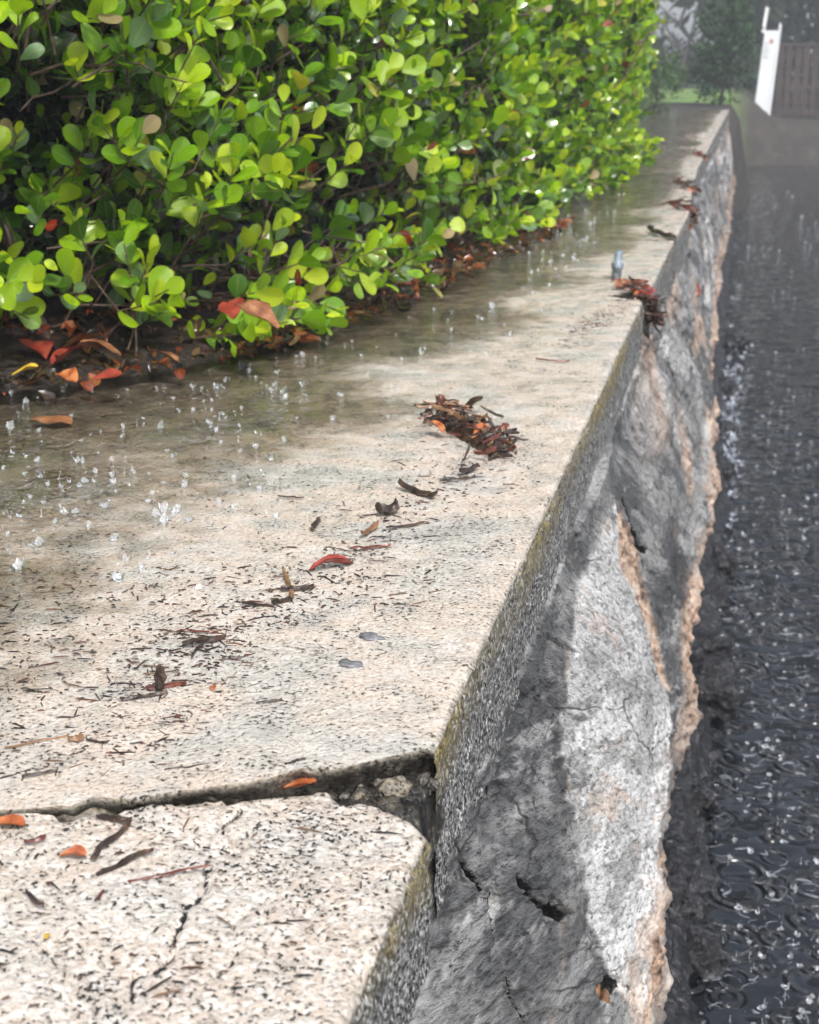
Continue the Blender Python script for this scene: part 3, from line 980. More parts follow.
def leaves_mesh(name, leaf, T, seed=0):
    B, Yd, Zd, S, C = leaf
    tv_, tf, tr = T
    Xd, Yd, Zd = frames(Yd, Zd)
    g = np.random.default_rng(seed)
    n, m = len(B), len(tv_)
    wv = g.uniform(.88, 1.12, n)
    cv = g.uniform(-.6, 2.2, n)
    V = B[:, None] + S[:, None, None] * ((tv_[None, :, 0:1] * wv[:, None, None]) * Xd[:, None] + tv_[None, :, 1:2] * Yd[:, None] + (tv_[None, :, 2:3] * cv[:, None, None]) * Zd[:, None])
    Fc = (tf[None] + (np.arange(n) * m)[:, None, None]).reshape(-1, 4)
    return mesh_np(name, V.reshape(-1, 3), [Fc], True, {'Col': np.repeat(C, m, 0), 'rib': np.tile(tr, n)})


hedge = tag(empty('hedge', (-1.2, 3.2, -.02)), 'dense clipped hedge of round glossy green leaves along the wall', 'hedge')


def hedge_child(name, me, mat):
    o = link(name, me, mat, hedge)
    o.matrix_parent_inverse = Matrix.Translation(-Vector(hedge.location))
    return o


s_near = 3.4      # arc length up to which leaves are built finely
B, D, d, s = make_sprigs(2500, .15, s_near, 1)
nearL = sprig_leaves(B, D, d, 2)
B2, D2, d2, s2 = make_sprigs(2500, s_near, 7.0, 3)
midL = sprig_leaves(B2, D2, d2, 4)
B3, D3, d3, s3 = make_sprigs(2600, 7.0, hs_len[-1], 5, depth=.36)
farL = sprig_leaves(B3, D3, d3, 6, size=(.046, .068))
# sprigs inside the hedge, leaf colour blackened to paint the shade there
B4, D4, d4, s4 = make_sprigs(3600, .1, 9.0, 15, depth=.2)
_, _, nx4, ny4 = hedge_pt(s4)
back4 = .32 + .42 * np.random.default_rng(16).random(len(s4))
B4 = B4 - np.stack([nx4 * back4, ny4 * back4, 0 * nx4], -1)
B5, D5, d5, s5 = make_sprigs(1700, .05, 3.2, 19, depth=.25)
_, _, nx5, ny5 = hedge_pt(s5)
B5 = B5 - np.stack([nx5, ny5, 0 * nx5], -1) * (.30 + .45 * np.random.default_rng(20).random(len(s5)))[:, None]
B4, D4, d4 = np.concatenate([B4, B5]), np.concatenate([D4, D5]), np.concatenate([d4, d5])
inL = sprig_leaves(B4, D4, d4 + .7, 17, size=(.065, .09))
# low hanging sprigs at the foot, over the soil and the cap
g_ = np.random.default_rng(12)
fs = g_.uniform(.5, 7.5, 190)
x, y, nx, ny = hedge_pt(fs)
fo = g_.uniform(-.12, .06, len(fs))
fk = (fs > 1.7) | (g_.random(len(fs)) < .4)
x, y, nx, ny, fo, fs = x[fk], y[fk], nx[fk], ny[fk], fo[fk], fs[fk]
FB = np.stack([x + nx * fo, y + ny * fo, g_.uniform(.02, .12, len(fs))], -1)
FD = norm(np.stack([nx * .9, ny * .9, 0 * nx + .28], -1) + g_.normal(0, .3, (len(fs), 3)))
footL = sprig_leaves(FB, FD, np.zeros(len(fs)), 13)
nearL = [np.concatenate([a, b]) for a, b in zip(nearL, footL)]
B = np.concatenate([B, FB]); D = np.concatenate([D, FD])

T_near = leaf_template(8, 5)
T_mid = leaf_template(6, 3)
T_far = leaf_template(5, 3, width=.78)

# which near leaves show largest: project, test what stands in front, rank by apparent area
nb, ny_, nz_, nsz, nc = nearL
ctr = nb + ny_ * (nsz * .55)[:, None]
rel = ctr - CAM
dep = rel @ _fw
px = 409.5 + F * (rel @ _rt) / dep
py = 512 - F * (rel @ _up) / dep
Xd_, Yd_, Zd_ = frames(ny_, nz_)
facing = np.abs(np.sum(norm(rel) * Zd_, -1))
area = (nsz / dep) ** 2 * (facing + .1)
cand = np.where((px > -5) & (px < 824) & (py > -8) & (dep > .5))[0]
cand = cand[np.argsort(-area[cand])][:2600]
tmp = leaves_mesh('tmp', nearL, T_near, 9)
co_ = np.empty(len(tmp.vertices) * 3, np.float32)
tmp.vertices.foreach_get('co', co_)
co_ = co_.reshape(-1, 3)
fc_ = (T_near[1][None] + (np.arange(len(nb)) * len(T_near[0]))[:, None, None]).reshape(-1, 4)
bvh = BVHTree.FromPolygons([tuple(v) for v in co_.tolist()], fc_.tolist())
nf = len(T_near[1])
score = []
camv = Vector(CAM)
for i in cand:
    hit = 0
    for a, b in ((0, .5), (.18, .6), (-.18, .6), (0, .8)):
        p = Vector(nb[i] + Yd_[i] * nsz[i] * b + Xd_[i] * nsz[i] * a)
        loc, nr, fi, di = bvh.ray_cast(camv, (p - camv).normalized())
        if fi is not None and fi // nf == i:
            hit += 1
    score.append(area[i] * hit)
bpy.data.meshes.remove(tmp)
best = cand[np.argsort(-np.array(score))][:300]
mask = np.ones(len(nb), bool)
mask[best] = False
restL = [a[mask] for a in nearL]
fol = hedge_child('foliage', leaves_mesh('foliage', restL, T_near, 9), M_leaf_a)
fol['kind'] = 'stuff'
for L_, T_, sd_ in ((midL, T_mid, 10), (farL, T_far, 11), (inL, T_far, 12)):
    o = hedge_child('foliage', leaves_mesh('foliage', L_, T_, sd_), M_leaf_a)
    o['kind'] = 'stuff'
leaf_meshes = []
for k in range(8):
    tvv, tff, trr = leaf_template(9, 5, width=random.uniform(.68, .84), fold=random.uniform(.08, .3), curl=random.uniform(-.1, .32), twist=random.uniform(-.4, .4))
    tvv = tvv + np.stack([0 * tvv[:, 0], 0 * tvv[:, 0], .03 * fbm(tvv, 3.5, 2, 600 + k)], -1)
    me = mesh_np('leaf', tvv, [tff], True, {'rib': trr})
    me.materials.append(M_leaf_o)
    leaf_meshes.append(me)
for j, i in enumerate(best):
    o = bpy.data.objects.new('leaf', leaf_meshes[j % 8])
    COL.objects.link(o)
    o.parent = hedge
    Mx = Matrix(np.stack([Xd_[i], Yd_[i], Zd_[i]], 1).tolist()).to_4x4()
    o.matrix_local = Matrix.Translation(Vector(nb[i]) - Vector(hedge.location)) @ Mx @ Matrix.Scale(float(nsz[i]), 4)
    o.color = (*[float(c) for c in nc[i]], 1)


def tube_mesh(name, pts, radii, seg=6):
    pts = np.asarray(pts, float)
    n = len(pts)
    tg = norm(np.gradient(pts, axis=0))
    refv = np.array([0, 0, 1.0]) if abs(tg[0][2]) < .9 else np.array([1.0, 0, 0])
    V = []
    for i in range(n):
        a = norm(np.cross(tg[i], refv))
        b = np.cross(tg[i], a)
        an = np.linspace(0, 2 * np.pi, seg, endpoint=False)
        V.append(pts[i] + radii[i] * (np.cos(an)[:, None] * a + np.sin(an)[:, None] * b))
    V = np.concatenate(V)
    F_ = []
    for i in range(n - 1):
        for k in range(seg):
            F_.append((i * seg + k, i * seg + (k + 1) % seg, (i + 1) * seg + (k + 1) % seg, (i + 1) * seg + k))
    return V, np.array(F_)


# sprig stems, as one mass of thin twigs, and woody stems and branches one by one
Vs, Fs, off = [], [], 0
allB = np.concatenate([B, B2[::2]]); allD = np.concatenate([D, D2[::2]])
rg = np.random.default_rng(5)
for b, dd in zip(allB, allD):
    back = b - norm(dd + rg.normal(0, .4, 3)) * rg.uniform(.05, .12) - np.array([.03, -.01, 0])
    v, f = tube_mesh('t', [back, b, b + dd * .10], [.0028, .0022, .0010], 4)
    Vs.append(v); Fs.append(f + off); off += len(v)
o = hedge_child('twigs', mesh_np('twigs', np.concatenate(Vs), [np.concatenate(Fs)]), M_twig)
o['kind'] = 'stuff'
for k in range(34):
    s_ = .4 + k * .21 + random.uniform(-.08, .08)
    x, y, nx, ny = [float(v) for v in hedge_pt(s_)]
    dep_ = random.uniform(.16, .42)
    p0 = np.array([x - nx * dep_, y - ny * dep_, -.06])
    pts = [p0]
    dr = norm(np.array([nx * random.uniform(-.3, .15), ny * random.uniform(-.3, .15) + random.uniform(-.3, .3), 1.0]))
    for q in range(9):
        dr = norm(dr + np.array([random.gauss(0, .22), random.gauss(0, .22), random.gauss(.02, .12)]))
        pts.append(pts[-1] + dr * random.uniform(.08, .14))
    r0 = random.uniform(.006, .012)
    v, f = tube_mesh('b', pts, np.linspace(r0, .003, len(pts)), 7)
    hedge_child('stem', mesh_np('stem', v, [f]), M_twig)
for k in range(30):
    s_ = random.uniform(.5, 3.2)
    x, y, nx, ny = [float(v) for v in hedge_pt(s_)]
    dep_ = random.uniform(.04, .2)
    pts = [np.array([x - nx * dep_, y - ny * dep_, random.uniform(.05, .6)])]
    dr = norm(np.array([random.gauss(0, 1), random.gauss(0, 1), random.gauss(0, .5)]))
    for q in range(6):
        dr = norm(dr + np.array([random.gauss(0, .25), random.gauss(0, .25), random.gauss(0, .2)]))
        pts.append(pts[-1] + dr * random.uniform(.03, .06))
    v, f = tube_mesh('b', pts, np.linspace(.0034, .0014, len(pts)), 5)
    hedge_child('branch', mesh_np('branch', v, [f]), M_twig)

# ------------------------------------------------------------------ soil bank with leaf litter at the hedge foot
sb = spaced(.1, 6.0, .012, .05)
ub = np.linspace(0, 1, 110) ** 1.3
Sg, Ug = np.meshgrid(sb, ub, indexing='ij')
x, y, nx, ny = hedge_pt(Sg)
front = .13 + .05 * fbm(np.stack([Sg, Sg * 0, Sg * 0], -1), 2.5, 4, 701) - .12 * sstep(1.9, 2.7, Sg)
off_ = front - Ug * 1.5
P = np.stack([x + nx * off_, y + ny * off_, Ug * 0], -1)
hgt = -.03 + .050 * sstep(0, .10, Ug) + .16 * sstep(.2, .8, Ug) + fbm(P, 12, 4, 705) * .016 + fbm(P, 45, 4, 708, .65) * .014
hgt = hgt - .03 * sstep(3.0, 4.5, Sg)
me = mesh_np('soil_bank', np.stack([P[..., 0], P[..., 1], hgt], -1).reshape(-1, 3), [grid_faces(len(sb), len(ub), flip=True)], True)
tag(link('soil_bank', me, M_soil), 'low bank of dark wet soil under the hedge', 'soil', kind='structure')


def soil_z(Pxy):
    return None


T_lit = leaf_template(5, 3, width=.62, fold=.5, curl=.5)
n = 2600
g_ = np.random.default_rng(31)
ls = g_.uniform(.2, 4.2, n)
lo = .13 - .50 * g_.random(n) ** 1.5
x, y, nx, ny = hedge_pt(ls)
LB = np.stack([x + nx * lo, y + ny * lo, .018 + .03 * sstep(.02, -.15, lo) + g_.uniform(-.01, .016, n)], -1)
LY = norm(np.stack([g_.normal(0, 1, n), g_.normal(0, 1, n), g_.normal(0, .25, n)], -1))
LZ = norm(np.stack([g_.normal(0, .35, n), g_.normal(0, .35, n), np.ones(n)], -1))
LS = .008 + .038 * g_.random(n) ** 2.2
lp = np.array([(.05, .018, .010), (.10, .035, .02), (.26, .05, .025), (.36, .11, .045), (.30, .17, .09), (.03, .018, .012), (.02, .012, .009), (.06, .03, .02)])
LC = lp[g_.integers(0, 8, n)] * g_.uniform(.6, 1.2, (n, 1))
o = link('leaf_litter', leaves_mesh('leaf_litter', [LB, LY, LZ, LS, LC], T_lit, 3), M_leaf_a)
tag(o, 'brown and red leaf litter strewn on the soil under the hedge', 'leaf litter', kind='stuff')


# ================================================================== FALLEN LEAVES, BARK, TWIGS ON THE CAP
def cap_z(X, Y):
    if Y < float(joint_near(X)):
        return ZN + float(near_tilt(np.array(X)))
    return float(slope_z(np.array(X), np.array(Y)))


def leaf_obj(name, p, size, yaw, mat, label=None, cat='leaf', tilt=(0, 0), width=.6, fold=.45, curl=.12, parent=None, group=None, seed=0):
    tvv, tff, trr = leaf_template(9, 7, width=width, fold=fold, curl=curl)
    tvv = tvv - np.array([0, .5, 0])
    tvv[:, 2] += .13 * fbm(tvv, 2.6, 3, seed)
    tvv[:, 0] += .10 * fbm(tvv, 3.5, 3, seed + 9)
    tvv[:, 2] -= tvv[:, 2].min()
    V2 = tvv.copy(); V2[:, 2] -= .012
    n_ = len(tvv)
    me = mesh_np(name, np.concatenate([tvv, V2]) * size, [tff, tff[:, ::-1] + n_], True)
    o = link(name, me, mat, parent, loc=p, rot=(tilt[0], tilt[1], yaw))
    if label:
        tag(o, label, cat, group)
    return o


def flake_mesh(name, L, w, th, curl=.0, wig=.15, seed=0, taper=.5, n=9, split=False):
    """an irregular strip of bark along +X, centred"""
    g = np.random.default_rng(seed)
    t = np.linspace(0, 1, n)
    wp = w * (1 - taper * np.abs(2 * t - 1) ** 1.6) * g.uniform(.7, 1.2, n)
    wp[0] *= .7; wp[-1] *= .6
    cy = np.cumsum(g.normal(0, wig * L / n, n)); cy -= np.linspace(cy[0], cy[-1], n)
    cz = .2 * curl * L * (2 * t - 1) ** 2 + np.abs(g.normal(0, .12 * w, n))
    cx = (t - .5) * L
    tw = np.cumsum(g.normal(0, .25, n))
    prof = np.array([(-.5, .0), (-.28, .8), (.1, 1.05), (.5, .55), (.42, -.1), (0, -.25)])
    V = []
    for i in range(n):
        c, s_ = math.cos(tw[i] * .5), math.sin(tw[i] * .5)
        for a, b in prof:
            yy, zz = a * wp[i], b * th * g.uniform(.7, 1.3)
            V.append((cx[i] + g.normal(0, .01 * L), cy[i] + yy * c - zz * s_, cz[i] + yy * s_ * .5 + zz * c))
    V = np.array(V)
    V[:, 2] -= V[:, 2].min()
    k = len(prof)
    F_ = []
    for i in range(n - 1):
        for j in range(k):
            F_.append((i * k + j, (i + 1) * k + j, (i + 1) * k + (j + 1) % k, i * k + (j + 1) % k))
    F_ = np.array(F_)
    caps = np.array([(0, 1, 2, 3), (0, 3, 4, 5), ((n - 1) * k + 3, (n - 1) * k + 2, (n - 1) * k + 1, (n - 1) * k), ((n - 1) * k + 5, (n - 1) * k + 4, (n - 1) * k + 3, (n - 1) * k)])
    return mesh_np(name, V, [np.concatenate([F_, caps])], False)


_fl = [0]


def flake(name, a, b, wpx, mat, label, cat, z=None, curl=0.0, wig=.16, thk=.5, taper=.3, lift=0.0, group=None, zb=None):
    """strip lying on the cap from pixel a to pixel b, wpx wide on the picture's scale there"""
    _fl[0] += 1
    zz = ZN if (a[1] > 815 or (a[1] > 800 and a[0] < 360)) else 0
    if zz < 0:
        A, Bp = at_near(*a), at_near(*b)
    else:
        A, Bp = at(*a), at(*b)
        A = at(*a, cap_z(A[0], A[1])); Bp = at(*b, cap_z(Bp[0], Bp[1]))
    mid_ = (A + Bp) / 2
    L = float(np.hypot(*(Bp - A)[:2]))
    w = wpx * mid_[1] / 1547
    me = flake_mesh(name, L, w, w * thk, curl, wig, _fl[0] * 7, taper)
    o = link(name, me, mat, loc=(mid_[0], mid_[1], mid_[2] + .0008 + lift), rot=(0, 0, math.atan2(Bp[1] - A[1], Bp[0] - A[0])))
    tag(o, label, cat, group)
    return o


# --- the big clump
cp = at(466, 433)
cz_ = cap_z(cp[0], cp[1])
clump = tag(empty('bark_clump', (cp[0], cp[1], cz_)), 'largest clump of shredded wet bark lying mid slab', 'bark clump')
axis = [at(435, 415, cz_), at(455, 425, cz_), at(480, 437, cz_), at(500, 450, cz_), at(494, 460, cz_)]
axis = np.array(axis)
g_ = np.random.default_rng(77)
for k in range(150):
    f = g_.random() * (len(axis) - 1)
    i = min(int(f), len(axis) - 2)
    c = axis[i] + (axis[i + 1] - axis[i]) * (f - i)
    c = c + np.array([g_.normal(0, .014), g_.normal(0, .022), 0])
    hz = .002 + .020 * g_.random() ** 1.3
    me = flake_mesh('bark_strip', g_.uniform(.014, .045), g_.uniform(.003, .009), g_.uniform(.0015, .004), g_.uniform(-.05, .15), .3, 900 + k, n=6)
    o = link('bark_strip', me, [M_bark, M_bark, M_bark, M_bark_red, M_bark_tan][k % 5], clump)
    o.location = (c[0] - cp[0], c[1] - cp[1], hz)
    o.rotation_euler = (g_.normal(0, .3), g_.normal(0, .3), g_.uniform(0, 6.28))
am = np.linspace(0, 1, 30)
ax_p = np.stack([np.interp(am, np.linspace(0, 1, len(axis)), axis[:, i]) for i in range(3)], -1)
uu = np.linspace(-1, 1, 15)
mv = []
for i_, c_ in enumerate(ax_p):
    wd_ = .030 * math.sin(math.pi * min(.97, max(.03, am[i_]))) ** .5
    for u_ in uu:
        q_ = np.array([c_[0] + u_ * wd_ * .55, c_[1] + u_ * wd_, 0])
        mv.append((q_[0] - cp[0], q_[1] - cp[1], -.002 + .016 * (1 - u_ * u_) * math.sin(math.pi * am[i_]) ** .4 + .006 * float(fbm(q_, 90, 3, 88))))
link('mulch', mesh_np('mulch', np.array(mv), [grid_faces(30, 15, flip=True)]), M_bark, clump)
for (px_, py_, sz, mt, yw, tl) in ((436, 428, .040, M_orange, .9, .3), (480, 432, .034, M_orange, -.5, .5), (455, 412, .030, M_bark, 1.6, .6), (473, 406, .042, M_bark, -1.3, .7), (440, 402, .026, M_bark_red, .3, .9), (506, 432, .03, M_bark_red, .6, .9)):
    c = at(px_, py_, cz_ + .012)
    o = leaf_obj('leaf_fragment', (c[0] - cp[0], c[1] - cp[1], .012), sz, yw, mt, tilt=(tl, .2), parent=clump, seed=int(px_))

DB = [
    ('bark_piece', (399, 490), (436, 501), 9, M_bark, 'dark bent bark piece just below the big bark clump', 'bark', .35),
    ('bark_piece', (378, 517), (398, 512), 17, M_bark, 'dark crumpled bark lump at the head of the debris trail', 'bark', .5),
    ('twig', (386, 530), (424, 524), 4, M_bark, 'thin dark twig lying right of the crumpled bark lump', 'twig', .1),
    ('bark_piece', (362, 538), (378, 527), 7, M_bark_tan, 'small tan-tipped bark scrap above the red leaf', 'bark', .3),
    ('twig', (350, 551), (391, 547), 5, M_bark_red, 'reddish twig touching the upper tip of the red leaf', 'twig', .08),
    ('bark_piece', (283, 574), (292, 603), 6, M_bark_tan, 'curled tan bark sliver left of the red leaf', 'bark', .25),
    ('bark_piece', (281, 592), (314, 590), 8, M_bark, 'dark bark sliver beside the curled tan one', 'bark', .2),
    ('twig', (242, 605), (274, 608), 5, M_bark, 'short dark twig at the lower end of the debris trail', 'twig', .05),
    ('bark_piece', (272, 606), (292, 601), 9, M_bark, 'small black bark knot below the tan sliver', 'bark', .3),
    ('twig', (180, 632), (218, 634), 4, M_bark_red, 'thin reddish twig above a twisted bark piece', 'twig', .05),
    ('bark_piece', (183, 648), (226, 640), 9, M_bark, 'twisted dark bark piece under the thin reddish twig', 'bark', .2),
    ('twig', (121, 703), (168, 695), 7, M_bark, 'straight black stick on the left of the slab', 'twig', .0),
    ('twig', (147, 692), (186, 685), 7, M_bark_red, 'red-brown splinter crossing above the straight black stick', 'twig', .1),
    ('straw', (5, 750), (68, 737), 4, M_bark_tan, 'long tan straw by the left edge of the slab', 'straw', .02),
    ('bark_piece', (68, 743), (84, 741), 11, M_bark_tan, 'small squarish tan bark chip beside the long straw', 'bark', .1),
    ('twig', (86, 742), (108, 745), 4, M_bark, 'short dark curved twig right of the squarish chip', 'twig', .2),
    ('twig', (22, 779), (57, 773), 5, M_bark, 'dark splinter above the joint at far left', 'twig', .05),
    ('twig', (164, 773), (226, 764), 4, M_bark, 'thin dark twig parallel to the open joint', 'twig', .04),
    ('twig', (285, 768), (306, 762), 6, M_bark, 'short twig at the bend of the joint', 'twig', .1),
    ('bark_piece', (97, 818), (132, 826), 10, M_bark, 'upper arm of the zigzag of black bark on the near slab', 'bark', .1),
    ('bark_piece', (92, 862), (131, 824), 9, M_bark, 'slanting black bark strip on the near slab', 'bark', .06),
    ('bark_piece', (97, 876), (154, 854), 9, M_bark, 'lower straight black bark strip on the near slab', 'bark', .02),
    ('twig', (128, 881), (212, 871), 5, M_bark_red, 'long dark red twig lying on the near slab', 'twig', .03),
    ('bark_piece', (95, 903), (104, 892), 5, M_bark_red, 'tiny red-brown chip on the near slab', 'bark', .1),
    ('bark_piece', (24, 845), (46, 840), 8, M_bark_red, 'small brown scrap near the left edge of near slab', 'bark', .2),
    ('bark_piece', (26, 892), (44, 910), 7, M_bark, 'small dark scrap lowest on the left of near slab', 'bark', .2),
    ('twig', (460, 476), (480, 470), 8, M_bark, 'dark scrap just below the big bark clump', 'bark', .3),
    ('twig', (440, 483), (475, 478), 4, M_bark, 'thin splinter left of the scrap below the clump', 'twig', .1),
    ('twig', (536, 361), (570, 362), 3, M_bark_red, 'thin reddish twig high on the slab near the edge', 'twig', .03),
    ('twig', (278, 498), (304, 499), 3, M_bark, 'thin black splinter in the wet middle of slab', 'twig', .1),
    ('bark_piece', (312, 531), (320, 521), 6, M_bark, 'single dark scrap left above the debris trail', 'bark', .1),
    ('twig', (192, 660), (205, 640), 4, M_bark, 'tiny dark twig crossing the twisted bark piece', 'twig', .1),
    ('bark_piece', (222, 660), (240, 659), 5, M_bark, 'flat black chip right of the twisted bark', 'bark', .1),
    ('bark_piece', (256, 706), (282, 702), 5, M_bark, 'flat dark chip alone mid slab above the joint', 'bark', .1),
    ('twig', (648, 232), (676, 240), 7, M_bark, 'dark stick lying across the far break in the cap', 'twig', .1),
]
for nm, a, b, wp, mt, lb, ct, cu in DB:
    flake(nm, a, b, wp, mt, lb, ct, curl=cu)
# the bark piece standing on end
p = at(161, 686)
o = link('bark_piece', flake_mesh('bark_piece', .024, .012, .003, .1, .1, 555, .2, 6), M_bark, loc=(p[0], p[1], cap_z(p[0], p[1]) + .012), rot=(R(80), R(-86), R(10)))
tag(o, 'dark bark piece standing upright behind the straight stick', 'bark')


def put_leaf(px_, py_, length_px, yaw, mat, label, z=None, name='fallen_leaf', tilt=(0, 0), lift=0, **kw):
    zz = ZN if py_ > 780 and px_ < 420 else 0
    p = at_near(px_, py_) if zz < 0 else at(px_, py_)
    z_ = ((p[2] if zz < 0 else cap_z(p[0], p[1])) if z is None else z)
    p = at(px_, py_, z_)
    return leaf_obj(name, (p[0], p[1], z_ + .001 + lift), length_px * p[1] / 1547, yaw, mat, label, 'leaf', tilt, seed=int(px_ + py_), **kw)


put_leaf(330, 568, 56, R(-50), M_redleaf, 'folded dark red leaf in the middle of the debris trail', fold=.7, width=.36, curl=.1)
put_leaf(297, 796, 50, R(-80), M_orange, 'orange leaf wedged in the open joint', lift=.006, tilt=(.15, -.2), fold=.5)
put_leaf(73, 858, 36, R(-80), M_orange, 'small orange curled leaf beside black bark on near slab', fold=1.0)
put_leaf(8, 826, 46, R(-85), M_orange, 'orange leaf cut by the left picture edge at the joint', fold=.6)
put_leaf(47, 938, 15, R(20), M_yellow, 'tiny yellow leaf scrap on the near slab', fold=.3)
put_leaf(213, 690, 13, R(20), M_orange, 'tiny orange scrap right of the red-brown splinter', fold=.6)
put_leaf(52, 428, 50, R(-90), M_brownleaf, 'brown leaf sunk in the puddle at left', fold=.2, lift=.008)
put_leaf(270, 352, 50, R(-85), M_orange, 'flat orange leaf on the wet cap at the soil edge', fold=.3, lift=.012)
put_leaf(303, 349, 38, R(-80), M_orange, 'orange leaf floating beside the last sprigs of hedge', fold=.4, lift=.012)
put_leaf(280, 342, 64, R(-85), M_yellow, 'broad yellow-green leaf lying on the puddle edge', fold=.2, lift=.015, width=.75)
put_leaf(316, 326, 26, R(10), M_redleaf, 'bright red leaf standing up at the hedge foot', lift=.01, tilt=(1.1, 0), fold=.5)
put_leaf(545, 213, 22, R(60), M_redleaf, 'bright red leaf caught low under the far hedge', lift=.04, tilt=(.9, .2), fold=.5)
put_leaf(532, 217, 22, R(-70), M_orange, 'orange leaf on the ground beside the far red leaf', lift=.02, tilt=(.3, .2), fold=.5)
for i, (px_, py_, sz, mt, lb, yw) in enumerate((
        (38, 345, 62, M_redleaf, 'large red leaf leaning in the litter at far left', 40),
        (80, 340, 58, M_orange, 'large orange leaf on the litter left of the brown ones', -60),
        (98, 348, 52, M_brownleaf, 'tan curled leaf right beside the large orange leaf', 100),
        (66, 352, 46, M_redleaf, 'dark red leaf under the large orange leaf', -20),
        (25, 367, 34, M_yellow, 'yellow leaf on the soil at the left edge', -75),
        (68, 372, 36, M_orange, 'small orange leaf low on the soil below the red ones', 60),
        (108, 372, 36, M_redleaf, 'small red leaf right of the small orange one', -50),
        (165, 352, 40, M_brownleaf, 'brown leaf half buried under the middle sprigs', 80),
        (232, 312, 44, M_redleaf, 'red leaf hanging among the lower hedge sprigs', 20),
        (258, 318, 58, M_brownleaf, 'pale tan leaf caught in the hedge above the soil', 70))):
    zt = .05 if py_ > 345 else .075
    if py_ < 330:
        zt = .10
    o = put_leaf(px_, py_, sz, R(yw), mt, lb, z=zt, tilt=(random.uniform(.1, .45), random.uniform(-.3, .3)), fold=.4, width=.68)
    if py_ >= 330:
        o.location.z = .032
        q = at(px_, py_ + 4, .035)
        o.location.x, o.location.y = q[0], q[1]

# --- pebbles
for px_, py_, wpx, lb in ((371, 637, 19, 'flat grey pebble nearest the big slab edge'), (351, 664, 20, 'flat grey pebble lying lower left of the other')):
    p = at(px_, py_)
    me = rock_mesh(wpx / 2 * p[1] / 1547, 40 + px_, .22, 3)
    tag(link('pebble', me, M_pebble, loc=(p[0], p[1], cap_z(p[0], p[1]) + .002), rot=(0, 0, 1.4)), lb, 'pebble')

# --- crumbs: uncountable specks of bark over the cap
def crumbs(name, C, size, label, cat, seed, mats, zfun=None):
    g = np.random.default_rng(seed)
    V, F_, Cc, off = [], [], [], 0
    base = np.array([(-1, -.5, 0), (1, -.4, 0), (1, .5, 0), (-.9, .5, 0), (-.6, -.3, .8), (.5, -.3, 1), (.6, .3, .7), (-.5, .4, .9)])
    fq = np.array([(3, 2, 1, 0), (4, 5, 6, 7), (0, 1, 5, 4), (1, 2, 6, 5), (2, 3, 7, 6), (3, 0, 4, 7)])
    for c in C:
        sx = size * g.uniform(.5, 1.6) * (1 + 2.2 * (g.random() < .2))
        sy = size * g.uniform(.35, .7)
        a = g.uniform(0, 6.28) if g.random() < .6 else g.normal(.2, .35)
        b = base * g.uniform(.7, 1.3, base.shape) * np.array([sx, sy, size * .5])
        ca, sa = math.cos(a), math.sin(a)
        V.append(np.stack([b[:, 0] * ca - b[:, 1] * sa, b[:, 0] * sa + b[:, 1] * ca, b[:, 2]], -1) + c)
        F_.append(fq + off); off += 8
        Cc.append(np.repeat(mats[g.integers(0, len(mats))][None] * g.uniform(.6, 1.4), 8, 0))
    me = mesh_np(name, np.concatenate(V), [np.concatenate(F_)], False, {'Col': np.concatenate(Cc)})
    return me


s_ = NT('bark_crumb')
M_crumb = s_.set(Base_Color=s_.attr('Col'), Roughness=.3)
crumb_cols = np.array([(.015, .010, .008), (.03, .018, .013), (.08, .03, .02), (.02, .018, .016), (.12, .07, .04)])
g_ = np.random.default_rng(91)
C = []
for k in range(2300):                      # thin everywhere, thicker along the trail and toward the joint
    u = g_.random()
    if u < .36:
        pxl = np.array([g_.uniform(-20, 440), g_.uniform(560, 770)])
    elif u < .62:
        f = g_.random()
        pxl = np.array([np.interp(f, [0, .3, .6, 1], [100, 240, 380, 505]), np.interp(f, [0, .3, .6, 1], [740, 620, 530, 440])]) + g_.normal(0, 1, 2) * np.array([26, 13])
    elif u < .8:
        f = g_.random()
        pxl = np.array([np.interp(f, [0, 1], [560, 640]), np.interp(f, [0, 1], [345, 290])]) + g_.normal(0, 1, 2) * np.array([10, 5])
    else:
        pxl = np.array([g_.uniform(-20, 560), g_.uniform(420, 770)])
    p = at(pxl[0], pxl[1])
    if p[0] > -.232 or p[1] < joint_far(p[0]) + .012:
        continue
    C.append((p[0], p[1], cap_z(p[0], p[1]) + .0004))
for k in range(110):
    p = at_near(g_.uniform(-20, 410), 822 + 200 * g_.random() ** 1.2)
    if p[0] > EDGE_NEAR - .02 or p[1] > joint_near(p[0]) - .004:
        continue
    C.append((p[0], p[1], p[2] + .0006))
C = np.array(C)
o = link('bark_crumbs', crumbs('bark_crumbs', C, .0023, '', '', 5, crumb_cols), M_crumb)
tag(o, 'dark crumbs of bark sprinkled over the cap', 'bark crumbs', kind='stuff')

